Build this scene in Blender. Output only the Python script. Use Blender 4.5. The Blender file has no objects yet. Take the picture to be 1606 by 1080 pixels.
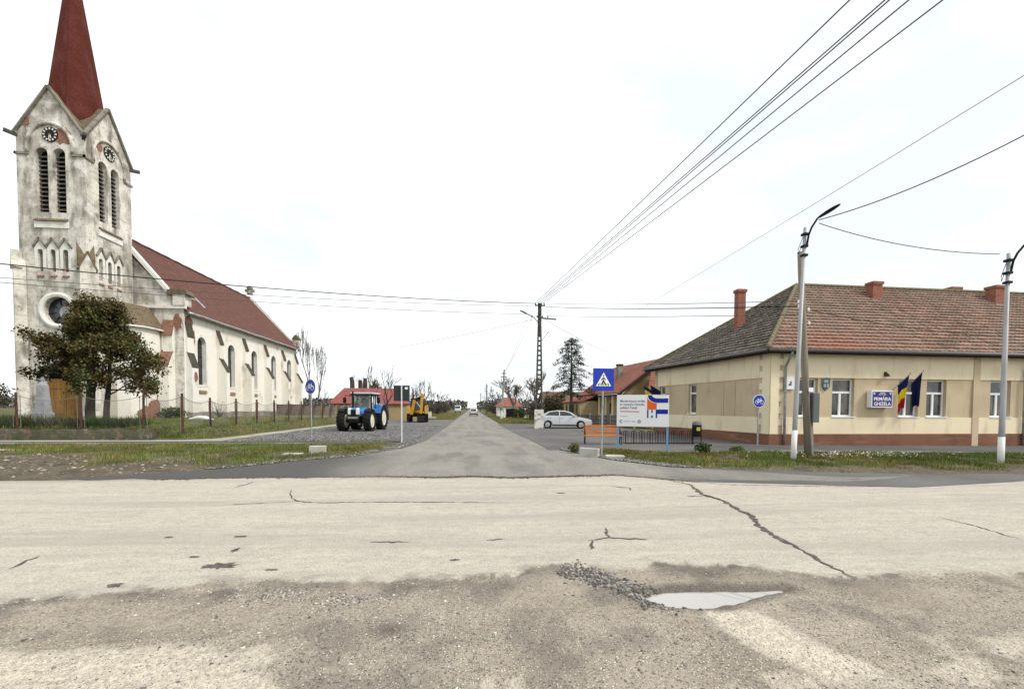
import bpy, bmesh, math, random
import numpy as np
from mathutils import Vector, Matrix, geometry
random.seed(7); RNG = np.random.default_rng(7)
PI = math.pi; R = math.radians
scene = bpy.context.scene; COL = scene.collection

# ------------------------------------------------------------------ camera
cam = bpy.data.cameras.new('camera'); camo = bpy.data.objects.new('camera', cam); COL.objects.link(camo)
cam.sensor_width = 36; cam.lens = 36*705/1606; cam.shift_y = 123/1606
cam.clip_start = .05; cam.clip_end = 6000
YAW, PITCH, ROLL = math.atan(63/705), R(1.9), R(.3)
camo.matrix_world = (Matrix.Translation((0, 0, 1.65)) @ Matrix.Rotation(-YAW, 4, 'Z') @
                     Matrix.Rotation(PI/2-PITCH, 4, 'X') @ Matrix.Rotation(ROLL, 4, 'Z'))
scene.camera = camo
# ------------------------------------------------------------------ sky, sun, exposure
SUN_EL, SUN_AZ = R(46), R(118)                      # behind the camera, to the right
wd = bpy.data.worlds.new('World'); scene.world = wd; wd.use_nodes = True
nt = wd.node_tree; nt.nodes.clear()
def N(t, **k):
    n = nt.nodes.new(t)
    for a, b in k.items(): setattr(n, a, b)
    return n
sky = N('ShaderNodeTexSky', sky_type='NISHITA', sun_disc=False, sun_elevation=SUN_EL, sun_rotation=SUN_AZ, dust_density=3.0)
tc = N('ShaderNodeTexCoord'); mp = N('ShaderNodeMapping'); mp.inputs['Scale'].default_value = (1.0, 1.0, 2.6)
nz = N('ShaderNodeTexNoise'); nz.inputs['Scale'].default_value = 2.2; nz.inputs['Detail'].default_value = 4
rp = N('ShaderNodeMapRange'); rp.inputs[1].default_value = .36; rp.inputs[2].default_value = .60
rp.inputs[3].default_value = 0; rp.inputs[4].default_value = 1
cl = N('ShaderNodeMix', data_type='RGBA'); cl.inputs[6].default_value = (4.95, 5.25, 5.35, 1); cl.inputs[7].default_value = (6.6, 6.75, 6.75, 1)
mx = N('ShaderNodeMix', data_type='RGBA'); mx.inputs[0].default_value = .93
bg = N('ShaderNodeBackground'); bg.inputs[1].default_value = .10; wo = N('ShaderNodeOutputWorld')
L = nt.links.new
L(tc.outputs['Generated'], mp.inputs[0]); L(mp.outputs[0], nz.inputs['Vector']); L(nz.outputs[0], rp.inputs[0])
L(rp.outputs[0], cl.inputs[0]); L(sky.outputs[0], mx.inputs[6]); L(cl.outputs[2], mx.inputs[7])
L(mx.outputs[2], bg.inputs[0]); L(bg.outputs[0], wo.inputs[0])
sl = bpy.data.lights.new('sun', 'SUN'); sl.energy = 1.5; sl.angle = R(12); sl.color = (1, .95, .87)
so = bpy.data.objects.new('sun', sl); COL.objects.link(so)
sd = Vector((math.sin(SUN_AZ)*math.cos(SUN_EL), math.cos(SUN_AZ)*math.cos(SUN_EL), math.sin(SUN_EL)))
so.rotation_euler = sd.to_track_quat('Z', 'Y').to_euler(); so.location = (20, -20, 40)
vs = scene.view_settings; vs.view_transform = 'Standard'; vs.look = 'None'; vs.exposure = 1.0; vs.gamma = 1
vs.use_curve_mapping = False
scene.cycles.use_denoising = True; scene.cycles.max_bounces = 6; scene.cycles.transparent_max_bounces = 16

# ------------------------------------------------------------------ mesh helpers
I4 = Matrix.Identity(4)
def T(x=0, y=0, z=0): return Matrix.Translation((x, y, z))
def RZ(a): return Matrix.Rotation(a, 4, 'Z')
def RX(a): return Matrix.Rotation(a, 4, 'X')
def RY(a): return Matrix.Rotation(a, 4, 'Y')
class MB:
    def __init__(s, M=None): s.v = []; s.f = []; s.mi = []; s.M = M
    def add(s, vs, fs, M=None, mi=0):
        b = len(s.v)
        for p in vs:
            p = Vector(p)
            if M is not None: p = M @ p
            if s.M is not None: p = s.M @ p
            s.v.append(tuple(p))
        for f in fs: s.f.append(tuple(i+b for i in f)); s.mi.append(mi)
        return s
    def box(s, x0, x1, y0, y1, z0, z1, M=None, mi=0):
        v = [(x, y, z) for z in (z0, z1) for y in (y0, y1) for x in (x0, x1)]
        return s.add(v, [(0, 2, 3, 1), (4, 5, 7, 6), (0, 1, 5, 4), (2, 6, 7, 3), (0, 4, 6, 2), (1, 3, 7, 5)], M, mi)
    def prism(s, poly, a, b, M=None, mi=0, axis='z'):
        n = len(poly)
        if axis == 'z': g = lambda p, h: (p[0], p[1], h)
        elif axis == 'y': g = lambda p, h: (p[0], h, p[1])
        else: g = lambda p, h: (h, p[0], p[1])
        v = [g(p, a) for p in poly]+[g(p, b) for p in poly]
        f = [tuple(range(n-1, -1, -1)), tuple(range(n, 2*n))]+[(i, (i+1) % n, n+(i+1) % n, n+i) for i in range(n)]
        return s.add(v, f, M, mi)
    def tube(s, pts, r, n=8, M=None, cap=True, mi=0):
        pts = [Vector(p) for p in pts]; k = len(pts)
        rr = r if isinstance(r, (list, tuple)) else [r]*k
        v = []; f = []; up = None
        for i, p in enumerate(pts):
            d = (pts[min(i+1, k-1)]-pts[max(i-1, 0)])
            if d.length < 1e-9: d = Vector((0, 0, 1))
            d.normalize()
            if up is None: up = Vector((0, 0, 1)) if abs(d.z) < .9 else Vector((1, 0, 0))
            a = d.cross(up)
            if a.length < 1e-6: a = d.orthogonal()
            a.normalize(); b = a.cross(d); up = b
            for j in range(n):
                t = 2*PI*j/n; v.append(p+a*math.cos(t)*rr[i]+b*math.sin(t)*rr[i])
        for i in range(k-1):
            for j in range(n): f.append((i*n+j, i*n+(j+1) % n, (i+1)*n+(j+1) % n, (i+1)*n+j))
        if cap: f.append(tuple(range(n-1, -1, -1))); f.append(tuple(range((k-1)*n, k*n)))
        return s.add(v, f, M, mi)
    def bar(s, p, q, w, h, M=None, mi=0):
        p = Vector(p); q = Vector(q); d = (q-p).normalized(); up = Vector((0, 0, 1)) if abs(d.z) < .95 else Vector((0, 1, 0))
        a = d.cross(up).normalized()*w/2; b = a.cross(d).normalized()*h/2
        v = [c+sx*a+sy*b for c in (p, q) for sx, sy in ((-1, -1), (1, -1), (1, 1), (-1, 1))]
        return s.add(v, [(3, 2, 1, 0), (4, 5, 6, 7), (0, 1, 5, 4), (1, 2, 6, 5), (2, 3, 7, 6), (3, 0, 4, 7)], M, mi)
    def lathe(s, prof, n=16, M=None, mi=0, a0=0, a1=2*PI):
        full = abs(a1-a0-2*PI) < 1e-6; m = n if full else n+1; v = []; f = []
        for r_, z in prof:
            for j in range(m):
                t = a0+(a1-a0)*j/n; v.append((r_*math.cos(t), r_*math.sin(t), z))
        for i in range(len(prof)-1):
            for j in range(n):
                k = (j+1) % m; f.append((i*m+j, i*m+k, (i+1)*m+k, (i+1)*m+j))
        return s.add(v, f, M, mi)
    def panel(s, outer, holes, depth, M=None, mi=0, edge=True):
        """wall face in local x,z at y=0 facing -y; reveals of the holes run to y=depth"""
        loops = [[Vector((p[0], p[1], 0)) for p in lp] for lp in [outer]+holes]
        tri = geometry.tessellate_polygon(loops); flat = [p for lp in loops for p in lp]
        fs = []
        for t in tri:
            a, b, c = (flat[i] for i in t)
            cr = (b-a).cross(c-a).z
            if abs(cr) < 1e-10: continue
            fs.append(t if cr > 0 else t[::-1])
        s.add([(p.x, 0, p.y) for p in flat], fs, M, mi)
        for k, lp in enumerate([outer]+holes):
            if k == 0 and not edge: continue
            n = len(lp); ar = sum(lp[i][0]*lp[(i+1) % n][1]-lp[(i+1) % n][0]*lp[i][1] for i in range(n))
            v = [(p[0], 0, p[1]) for p in lp]+[(p[0], depth, p[1]) for p in lp]
            q = [(i, (i+1) % n, n+(i+1) % n, n+i) for i in range(n)]
            if (ar > 0) == (k == 0): q = [t[::-1] for t in q]
            s.add(v, q, M, mi)
        return s
    def build(s, name, mat=None, parent=None, smooth=False, bevel=0, loc=None, rz=None, **tags):
        me = bpy.data.meshes.new(name); me.from_pydata(s.v, [], s.f)
        for m in (mat if isinstance(mat, (list, tuple)) else [mat]):
            if m: me.materials.append(m)
        if isinstance(mat, (list, tuple)): me.polygons.foreach_set('material_index', s.mi)
        if smooth:
            me.polygons.foreach_set('use_smooth', [True]*len(s.f)); 
            if smooth is not True: me.set_sharp_from_angle(angle=R(smooth))
        me.update()
        o = bpy.data.objects.new(name, me); COL.objects.link(o)
        if parent: o.parent = parent
        if loc: o.location = loc
        if rz is not None: o.rotation_euler = (0, 0, rz)
        if bevel:
            b = o.modifiers.new('bevel', 'BEVEL'); b.width = bevel; b.segments = 2; b.limit_method = 'ANGLE'; b.angle_limit = R(40)
        for k, x in tags.items(): o[k] = x
        return o
def thing(name, label, category, loc=(0, 0, 0), rz=0, group=None):
    o = bpy.data.objects.new(name, None); COL.objects.link(o); o.location = loc; o.rotation_euler = (0, 0, rz)
    o.empty_display_size = .3; o['label'] = label; o['category'] = category
    if group: o['group'] = group
    return o
def copy_tree(o, parent=None):
    c = o.copy(); COL.objects.link(c); c.parent = parent
    for ch in list(o.children): copy_tree(ch, c)
    return c
def share(o, name, parent, loc=None, rot=None):
    c = bpy.data.objects.new(name, o.data); COL.objects.link(c); c.parent = parent
    if loc: c.location = loc
    if rot: c.rotation_euler = rot
    return c
def npmesh(name, verts, faces, mat, parent=None, smooth=False, tint=None, **tags):
    """fast mesh from numpy arrays; faces (m,k)"""
    me = bpy.data.meshes.new(name); m, k = faces.shape
    me.vertices.add(len(verts)); me.vertices.foreach_set('co', np.ascontiguousarray(verts, dtype=np.float32).ravel())
    me.loops.add(m*k); me.loops.foreach_set('vertex_index', np.ascontiguousarray(faces, dtype=np.int32).ravel())
    me.polygons.add(m); me.polygons.foreach_set('loop_start', np.arange(0, m*k, k, dtype=np.int32))
    me.polygons.foreach_set('loop_total', np.full(m, k, dtype=np.int32))
    if smooth: me.polygons.foreach_set('use_smooth', np.ones(m, dtype=bool))
    me.update(calc_edges=True)
    if tint is not None:
        a = me.color_attributes.new('tint', 'FLOAT_COLOR', 'POINT')
        a.data.foreach_set('color', np.concatenate([tint, np.ones((len(tint), 1))], 1).astype(np.float32).ravel())
    if mat: me.materials.append(mat)
    o = bpy.data.objects.new(name, me); COL.objects.link(o)
    if parent: o.parent = parent
    for a, b in tags.items(): o[a] = b
    return o
def fattr(o, name, vals):
    a = o.data.attributes.new(name, 'FLOAT', 'POINT'); a.data.foreach_set('value', np.asarray(vals, dtype=np.float32).ravel())

# numpy value noise
_perm = np.random.default_rng(3).random((256, 256))
def vnoise(x, y):
    xi = np.floor(x).astype(int); yi = np.floor(y).astype(int); fx = x-xi; fy = y-yi
    fx = fx*fx*(3-2*fx); fy = fy*fy*(3-2*fy)
    g = lambda a, b: _perm[a & 255, b & 255]
    return (g(xi, yi)*(1-fx)+g(xi+1, yi)*fx)*(1-fy)+(g(xi, yi+1)*(1-fx)+g(xi+1, yi+1)*fx)*fy
def fbm(x, y, s=1., o=4):
    t = 0; a = .5; n = 0
    for k in range(o): t = t+a*vnoise(x*s+17.3*k, y*s+9.1*k); n += a; a *= .5; s *= 2.03
    return t/n
def sstep(a, b, x): t = np.clip((x-a)/(b-a), 0, 1); return t*t*(3-2*t)

# ------------------------------------------------------------------ materials
def newmat(name):
    m = bpy.data.materials.new(name); m.use_nodes = True
    t = m.node_tree; return m, t, t.nodes['Principled BSDF']
def c4(c): return (c[0], c[1], c[2], 1)
def noise_node(t, scale, detail=4, coord='Object', rough=.55, dist=0):
    tcn = t.nodes.get('tc') or t.nodes.new('ShaderNodeTexCoord'); tcn.name = 'tc'
    mpn = t.nodes.new('ShaderNodeMapping')
    mpn.inputs['Scale'].default_value = scale if isinstance(scale, (tuple, list)) else (scale,)*3
    n = t.nodes.new('ShaderNodeTexNoise'); n.inputs['Scale'].default_value = 1; n.inputs['Detail'].default_value = detail
    n.inputs['Roughness'].default_value = rough; n.inputs['Distortion'].default_value = dist
    if coord == 'World':
        geo = t.nodes.get('geo') or t.nodes.new('ShaderNodeNewGeometry'); geo.name = 'geo'
        t.links.new(geo.outputs['Position'], mpn.inputs[0])
    else: t.links.new(tcn.outputs[coord], mpn.inputs[0])
    t.links.new(mpn.outputs[0], n.inputs['Vector']); return n.outputs[0]
def ramp(t, src, lo, hi, a=0., b=1.):
    r_ = t.nodes.new('ShaderNodeMapRange'); r_.inputs[1].default_value = lo; r_.inputs[2].default_value = hi
    r_.inputs[3].default_value = a; r_.inputs[4].default_value = b; t.links.new(src, r_.inputs[0]); return r_.outputs[0]
def mixc(t, fac, a, b, mode='MIX'):
    m = t.nodes.new('ShaderNodeMix'); m.data_type = 'RGBA'; m.blend_type = mode
    for i, x in ((0, fac), (6, a), (7, b)):
        if isinstance(x, (int, float)): m.inputs[i].default_value = x
        elif isinstance(x, (tuple, list)): m.inputs[i].default_value = c4(x)
        else: t.links.new(x, m.inputs[i])
    return m.outputs[2]
def mathn(t, op, a, b=0.):
    m = t.nodes.new('ShaderNodeMath'); m.operation = op
    for i, x in ((0, a), (1, b)):
        if isinstance(x, (int, float)): m.inputs[i].default_value = x
        else: t.links.new(x, m.inputs[i])
    return m.outputs[0]
def attr(t, name, col=False):
    a = t.nodes.new('ShaderNodeAttribute'); a.attribute_name = name; return a.outputs['Color' if col else 'Fac']
def add_bump(t, b, src, strength, dist):
    n = t.nodes.new('ShaderNodeBump'); n.inputs['Strength'].default_value = strength; n.inputs['Distance'].default_value = dist
    t.links.new(src, n.inputs['Height'])
    old = b.inputs['Normal'].links
    if old: t.links.new(old[0].from_socket, n.inputs['Normal'])
    t.links.new(n.outputs[0], b.inputs['Normal'])
MATS = {}
def mat(name, col, rough=.75, metal=0., var=(), bump=(), spec=.12, coord='Object', tint=False, coat=0., trans=0.):
    """var: (scale, colour, lo, hi[, strength]); bump: (scale, strength, distance)"""
    if name in MATS: return MATS[name]
    m, t, b = newmat(name); c = tuple(col)
    b.inputs['Roughness'].default_value = rough; b.inputs['Metallic'].default_value = metal
    b.inputs['Specular IOR Level'].default_value = spec; b.inputs['Coat Weight'].default_value = coat
    b.inputs['Transmission Weight'].default_value = trans
    cur = c
    for v in var:
        n = noise_node(t, v[0], 5, coord); k = ramp(t, n, v[2], v[3], 0, v[4] if len(v) > 4 else 1.)
        cur = mixc(t, k, cur, v[1])
    if tint:
        cur = mixc(t, 1., cur, attr(t, 'tint', True), 'MULTIPLY')
    if isinstance(cur, tuple): b.inputs['Base Color'].default_value = c4(cur)
    else: t.links.new(cur, b.inputs['Base Color'])
    for s, st, d in bump: add_bump(t, b, noise_node(t, s, 4, coord), st, d)
    MATS[name] = m; return m
# ================================================================== GROUND
XLp = ((10.3, -10.5), (10.7, -9.4), (11.15, -8.3), (12.13, -6.7), (14.31, -5.08), (15.34, -3.9), (17.83, -2.97), (22.17, -2.4), (35, -2.3), (500, -2.3))
XRp = ((9.4, 8.6), (10.2, 14.), (10.7, 11.5), (10.95, 9.32), (12.15, 5.6), (13.88, 4.44), (17.63, 3.35), (22.95, 3.2), (40.8, 2.9), (500, 2.9))
def XL(y): return np.interp(y, [p[0] for p in XLp], [p[1] for p in XLp])
def XR(y): return np.interp(y, [p[0] for p in XRp], [p[1] for p in XRp])
def gridmesh(name, xs, ys, zf, mat_, xmap=None, **tags):
    X, Y = np.meshgrid(np.asarray(xs, float), np.asarray(ys, float))
    if xmap is not None: X = xmap(X, Y)
    Z = zf(X, Y)*np.ones_like(X); ny, nx = X.shape
    v = np.stack([X, Y, Z], -1).reshape(-1, 3); i = np.arange(ny*nx).reshape(ny, nx)
    f = np.stack([i[:-1, :-1], i[:-1, 1:], i[1:, 1:], i[1:, :-1]], -1).reshape(-1, 4)
    o = npmesh(name, v, f, mat_, smooth=True, kind='structure', **tags); return o, X, Y

# ---- far terrain
m_ter = mat('field', (.075, .078, .03), .95, var=[(.03, (.13, .105, .055), .4, .62), (.6, (.05, .05, .022), .45, .7), (9, (.16, .13, .07), .5, .72)],
            bump=[(6, .6, .05)], coord='World')
xs = np.concatenate([np.linspace(-2500, -200, 12), np.linspace(-150, 150, 41), np.linspace(200, 2500, 12)])
ys = np.concatenate([np.linspace(-200, -10, 6), np.linspace(0, 200, 51), np.linspace(260, 4000, 18)])
gridmesh('terrain', xs, ys, lambda X, Y: -.07+0*X, m_ter)

# ---- main road with its worn, wet shoulder
m, t, b = newmat('main_road')
n1 = noise_node(t, (.5, 5., 1), 5, 'World'); n2 = noise_node(t, 34., 5, 'World', .75); n3 = noise_node(t, 1.3, 5, 'World'); n4 = noise_node(t, 170., 2, 'World')
pale = mixc(t, ramp(t, n1, .35, .68), (.49, .448, .378), (.395, .364, .314))
pale = mixc(t, ramp(t, n3, .48, .74, 0, .55), pale, (.56, .52, .44))
n5 = noise_node(t, (5., 9., 1), 5, 'World', .65)
pale = mixc(t, ramp(t, n5, .46, .68, 0, .62), pale, (.315, .286, .238))
n6 = noise_node(t, (13., 7.5, 1), 6, 'World', .8)
pale = mixc(t, ramp(t, n6, .53, .68, 0, .55), pale, (.27, .245, .205))
pale = mixc(t, ramp(t, n6, .45, .33, 0, .4), pale, (.60, .555, .47))
n7 = noise_node(t, (75., 30., 1), 3, 'World', .8)
pale = mixc(t, ramp(t, n7, .52, .66, 0, .7), pale, (.20, .182, .152))
pale = mixc(t, ramp(t, n7, .47, .36, 0, .6), pale, (.66, .61, .52))
trk = noise_node(t, (.12, 1.15, 1), 3, 'World')
pale = mixc(t, ramp(t, trk, .50, .62, 0, .5), pale, (.325, .30, .262))
pale = mixc(t, ramp(t, n2, .50, .66, 0, .6), pale, (.25, .228, .192))
pale = mixc(t, ramp(t, n4, .55, .75, 0, .35), pale, (.25, .23, .20))
vo = t.nodes.new('ShaderNodeTexVoronoi'); vo.inputs['Scale'].default_value = 62; vo.inputs['Randomness'].default_value = 1
geo = t.nodes['geo']; t.links.new(geo.outputs['Position'], vo.inputs['Vector'])
sep = t.nodes.new('ShaderNodeSeparateColor'); t.links.new(vo.outputs['Color'], sep.inputs[0])
dirt = mixc(t, ramp(t, n3, .36, .66), (.265, .224, .178), (.375, .325, .262))
stones = mixc(t, ramp(t, sep.outputs[0], .05, .95), (.13, .115, .10), (.68, .63, .54))
smask = mathn(t, 'MULTIPLY', ramp(t, vo.outputs['Distance'], .62, .30), ramp(t, sep.outputs[1], .28, .42))
dirt = mixc(t, mathn(t, 'MULTIPLY', smask, attr(t, 'grit')), dirt, stones)
dirt = mixc(t, ramp(t, n2, .50, .68, 0, .6), dirt, (.145, .125, .105))
dark = mixc(t, attr(t, 'damp'), dirt, (.095, .083, .072)); 
base = mixc(t, attr(t, 'wet'), pale, dark)
base = mixc(t, attr(t, 'pale'), base, mixc(t, ramp(t, n2, .45, .62, 0, .7), (.60, .54, .44), (.36, .318, .26)))
t.links.new(base, b.inputs['Base Color'])
t.links.new(ramp(t, attr(t, 'damp'), 0, 1, .9, .55), b.inputs['Roughness']); b.inputs['Specular IOR Level'].default_value = .12
add_bump(t, b, n2, .55, .012); add_bump(t, b, n4, .4, .004)
bs = t.nodes.new('ShaderNodeBump'); bs.inputs['Strength'].default_value = .9; bs.inputs['Distance'].default_value = .010
t.links.new(mathn(t, 'MULTIPLY', smask, mathn(t, 'MULTIPLY', attr(t, 'grit'), attr(t, 'wet'))), bs.inputs['Height'])
t.links.new(b.inputs['Normal'].links[0].from_socket, bs.inputs['Normal']); t.links.new(bs.outputs[0], b.inputs['Normal'])
M_ROAD = m
xs = np.concatenate([np.linspace(-70, -9, 18), np.linspace(-8.5, -6.1, 13), np.linspace(-6, 7.5, 541), np.linspace(7.7, 12, 22), np.linspace(13, 80, 18)])
ys = np.concatenate([[-8, -4, -1, .5, 1.4], np.linspace(2, 6, 161), np.linspace(6.1, 11.6, 56)])
EDGE = ((-20, 3.9), (-4.05, 4.15), (-3.3, 4.20), (-2.85, 4.31), (-2.4, 4.42), (-1.75, 4.43), (-.72, 4.38), (.02, 4.40), (.42, 4.46), (.83, 4.64), (1.16, 4.58), (1.40, 4.47), (1.73, 4.47), (1.99, 4.74),
        (2.22, 4.62), (2.66, 4.54), (3.28, 4.25), (3.58, 4.10), (4.15, 4.08), (4.9, 4.13), (5.7, 4.05), (20, 4.0))
def shoulder_edge(x): return np.interp(x, [p[0] for p in EDGE], [p[1] for p in EDGE])
def puddle_sd(X, Y):
    """< 0 inside the puddle hollow"""
    P = ((1.46, 3.80), (1.53, 3.68), (1.63, 3.60), (1.84, 3.54), (2.05, 3.56), (2.22, 3.60), (2.42, 3.67), (2.62, 3.77), (2.92, 3.87), (2.5, 3.885), (1.97, 3.90), (1.62, 3.875))
    d2 = np.full(np.shape(X), 1e9); ins = np.zeros(np.shape(X), bool); n = len(P)
    for i in range(n):
        ax, ay = P[i]; bx, by = P[(i+1) % n]; ex, ey = bx-ax, by-ay; h_ = np.clip(((X-ax)*ex+(Y-ay)*ey)/(ex*ex+ey*ey), 0, 1)
        d2 = np.minimum(d2, (X-ax-h_*ex)**2+(Y-ay-h_*ey)**2)
        cr = (ay > Y) != (by > Y); ins ^= cr & (X < ex*(Y-ay)/(ey if abs(ey) > 1e-9 else 1e-9)+ax)
    d = np.sqrt(d2); return np.where(ins, -d, d)
def road_z(X, Y):
    near = sstep(6.2, 5.2, Y)*sstep(-7.5, -6, X)*sstep(9, 7.5, X)
    d = shoulder_edge(X)+.10*(fbm(X, Y, 2.2)-.5)-Y
    wet = sstep(-.02, .06, d)
    z = .004*(fbm(X, Y, 3)-.5)-.016*wet*sstep(1.6, .2, d)
    z = z+wet*(.030*(fbm(X+40, Y, 1.6)-.5)+.016*(fbm(X, Y+80, 9, 3)-.5))*near
    sd_ = puddle_sd(X, Y)+.05*(fbm(X, Y, 9)-.5)
    z = z-.050*sstep(.07, -.07, sd_)+.018*sstep(.5, .12, sd_)*sstep(-.1, .1, sd_)*sstep(4.6, 4.0, Y)*near
    z = z+.045*np.exp(-(((X-1.15-(4.3-Y)*.5)/.22)**2+((Y-4.15)/.45)**2))
    z = np.where(Y < 6, z*near, z*np.clip((X+9)/3, 0, 1)*np.clip((12-X)/4, 0, 1)); return z
road, X, Y = gridmesh('main_road', xs, ys, road_z, M_ROAD)
d = shoulder_edge(X)+.16*(fbm(X, Y, 1.7)-.5)+.12*(fbm(X, Y*.7, 5, 3)-.5)+.13*(fbm(X, Y, 19, 3)-.5)-Y
wet = np.maximum(sstep(-.05, .05, d), .55*sstep(-.28, .0, d)*sstep(.50, .62, fbm(X+60, Y, 7, 4)))
wet = np.clip(wet+.5*sstep(10.2, 10.9, Y)*sstep(.45, .6, fbm(X, Y, 1.5)), 0, 1)
damp = wet*np.clip(.46*sstep(.60, .0, d)*sstep(.35, .55, fbm(X+9, Y*1.5, 1.5))+.75*sstep(.22, .0, puddle_sd(X, Y)+.1*(fbm(X, Y, 4)-.5))+.35*sstep(.52, .7, fbm(X-7, Y, 2.6)), 0, .8)
damp = np.maximum(damp, .8*np.exp(-(((X+.62)/.16)**2+((Y-3.38)/.11)**2)))
damp = np.maximum(damp, .6*np.exp(-(((X+1.55)/.15)**2+((Y-3.05)/.07)**2)))
n = fbm(X, Y, 3.1); n_ = fbm(X+3, Y, 14, 3)
# light, bare patches left in the shoulder
p1 = sstep(.10, -.06, np.abs((X-2.08)-(3.42-Y)*.30)-.20+.25*(n-.5)+.12*(n_-.5))*sstep(3.50, 3.40, Y+.1*(n-.5))*sstep(2.3, 2.6, Y)
p2 = sstep(.0, .22, -1.0-(X+.3*(Y-2.9))+.8*(n-.5))*sstep(3.32, 3.08, Y+.35*(n-.5)+.06*(X+2))
p3 = sstep(.56, .72, n)*sstep(3.0, 2.6, Y)*.7
p4 = sstep(0, .25, X-3.25-.9*(2.9-Y)+.8*(n-.5))*sstep(3.05, 2.75, Y)*.8
palem = np.clip(np.maximum.reduce([p1, p2*.9, p3, p4])-.25*(n_ < .42), 0, 1)
grit = np.clip(.35+.9*fbm(X-20, Y, 1.9)+.5*sstep(3.6, 3.0, Y), 0, 1)
fattr(road, 'wet', wet); fattr(road, 'damp', damp); fattr(road, 'pale', palem*wet); fattr(road, 'grit', grit)

# puddle water: lies in the hollow
m, t, b = newmat('puddle_water'); b.inputs['Base Color'].default_value = (.37, .355, .33, 1); b.inputs['Roughness'].default_value = .015
b.inputs['Specular IOR Level'].default_value = 1.; b.inputs['IOR'].default_value = 1.6
MB().add([(1.2, 3.3, -.027), (3.1, 3.3, -.027), (3.1, 4.2, -.027), (1.2, 4.2, -.027)], [(0, 1, 2, 3)]).build('puddle', m, kind='structure')

# cracks and tar patches of the main road (thin, jagged, just above the surface)
m_crack = mat('crack_filler', (.075, .068, .060), .85, var=[(8., (.13, .12, .105), .45, .6)], coord='World')
def ribbon(name, pts, w, jag=.03, parent=road, seed=0, m_=m_crack, z=.006):
    rg = random.Random(seed); P = [Vector((p[0], p[1], 0)) for p in pts]; out = []
    for a, c in zip(P[:-1], P[1:]):
        n = max(2, int((c-a).length/.07))
        for k in range(n):
            q = a.lerp(c, k/n); out.append(q+Vector((rg.uniform(-jag, jag), rg.uniform(-jag, jag), 0)))
    out.append(P[-1]); v = []; f = []; n = len(out)
    for i, p in enumerate(out):
        dd = (out[min(i+1, n-1)]-out[max(i-1, 0)]).normalized(); sd_ = Vector((-dd.y, dd.x, 0))
        ww = w*rg.uniform(.35, 1.3)*min(1, .25+3*min(i, n-1-i)/n)/2
        v += [p+sd_*ww+Vector((0, 0, z)), p-sd_*ww+Vector((0, 0, z))]
    for i in range(n-1): f.append((2*i, 2*i+1, 2*i+3, 2*i+2))
    o = MB().add(v, f).build(name, m_, parent); return o
def blot(name, cx, cy, rx, ry, seed, parent=road, m_=m_crack, z=.0055):
    rg = random.Random(seed); n = 26; v = [(cx, cy, z)]
    for i in range(n):
        a = 2*PI*i/n; k = rg.uniform(.45, 1.1); v.append((cx+rx*k*math.cos(a), cy+ry*k*math.sin(a), z))
    return MB().add(v, [(0, 1+i, 1+(i+1) % n) for i in range(n)]).build(name, m_, parent)
big = [(4.52, 10.06), (4.75, 9.35), (4.43, 8.29), (4.52, 7.68), (4.37, 7.07), (4.3, 6.5), (4.04, 5.96), (3.94, 5.49), (3.89, 4.96), (3.77, 4.37), (3.75, 4.01)]
ribbon('crack', big, .085, .03, seed=1)
for i, (pts, w) in enumerate([([(4.05, 8.11), (4.48, 8.16), (4.52, 7.68)], .06), ([(1.44, 5.44), (1.75, 5.56), (2.21, 5.44)], .055), ([(1.75, 5.56), (1.84, 6.01)], .04),
        ([(1.51, 5.46), (1.4, 5.12)], .05), ([(-3.57, 9.24), (-3.41, 8.77), (-3.1, 8.17), (-2.74, 7.98), (-1.33, 7.95), (.67, 7.76)], .035), ([(-4.32, 7.83), (-3.1, 8.11)], .025),
        ([(-4.8, 9.53), (-4.76, 10.32)], .04), ([(-4.66, 4.9), (-4.72, 5.32)], .03), ([(7.19, 6.23), (7.16, 5.74), (7.01, 5.07)], .03), ([(2.9, 9.3), (3.3, 9.05), (3.2, 8.8)], .04),
        ([(-1.25, 5.57), (-.75, 5.56)], .04), ([(.2, 5.55), (.42, 5.6)], .03), ([(4.52, 10.06), (5.6, 9.3), (7.2, 9.05), (9.2, 8.8)], .03)]):
    ribbon('crack', pts, w, .022, seed=10+i)
for i, (x, y, rx, ry) in enumerate([(-2.6, 4.86, .2, .10), (-3.27, 4.39, .08, .06), (-2.71, 5.39, .045, .09), (-2.92, 5.95, .1, .04), (-3.03, 5.17, .06, .04), (-3.8, 5.98, .06, .04),
        (-.18, 4.86, .06, .03), (-2.01, 4.7, .07, .03), (1.73, 8.58, .12, .05)]):
    blot('tar_patch', x, y, rx, ry, 40+i)

# ---- side road
m, t, b = newmat('side_road')
n1 = noise_node(t, (1.2, .25, 1), 5, 'World'); n2 = noise_node(t, 30., 4, 'World', .7); n3 = noise_node(t, .55, 5, 'World'); n4 = noise_node(t, 120., 2, 'World')
n6 = noise_node(t, (9., 5., 1), 6, 'World', .8)
c = mixc(t, ramp(t, n1, .35, .66), (.275, .252, .222), (.205, .192, .175)); c = mixc(t, ramp(t, n6, .46, .64, 0, .7), c, (.135, .127, .118))
c = mixc(t, ramp(t, n3, .42, .70, 0, .6), c, (.30, .28, .245))
c = mixc(t, attr(t, 'dark'), c, (.068, .065, .064))
c = mixc(t, ramp(t, n2, .52, .72, 0, .5), c, (.075, .072, .068))
c = mixc(t, ramp(t, n4, .58, .72, 0, .4), c, (.36, .34, .30))
t.links.new(c, b.inputs['Base Color']); b.inputs['Roughness'].default_value = .85; b.inputs['Specular IOR Level'].default_value = .12
add_bump(t, b, n2, .5, .01)
ys = np.concatenate([np.linspace(0, 1, 70)**1.3*13+10.4, np.linspace(24, 70, 40), np.linspace(75, 480, 40)])
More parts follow.
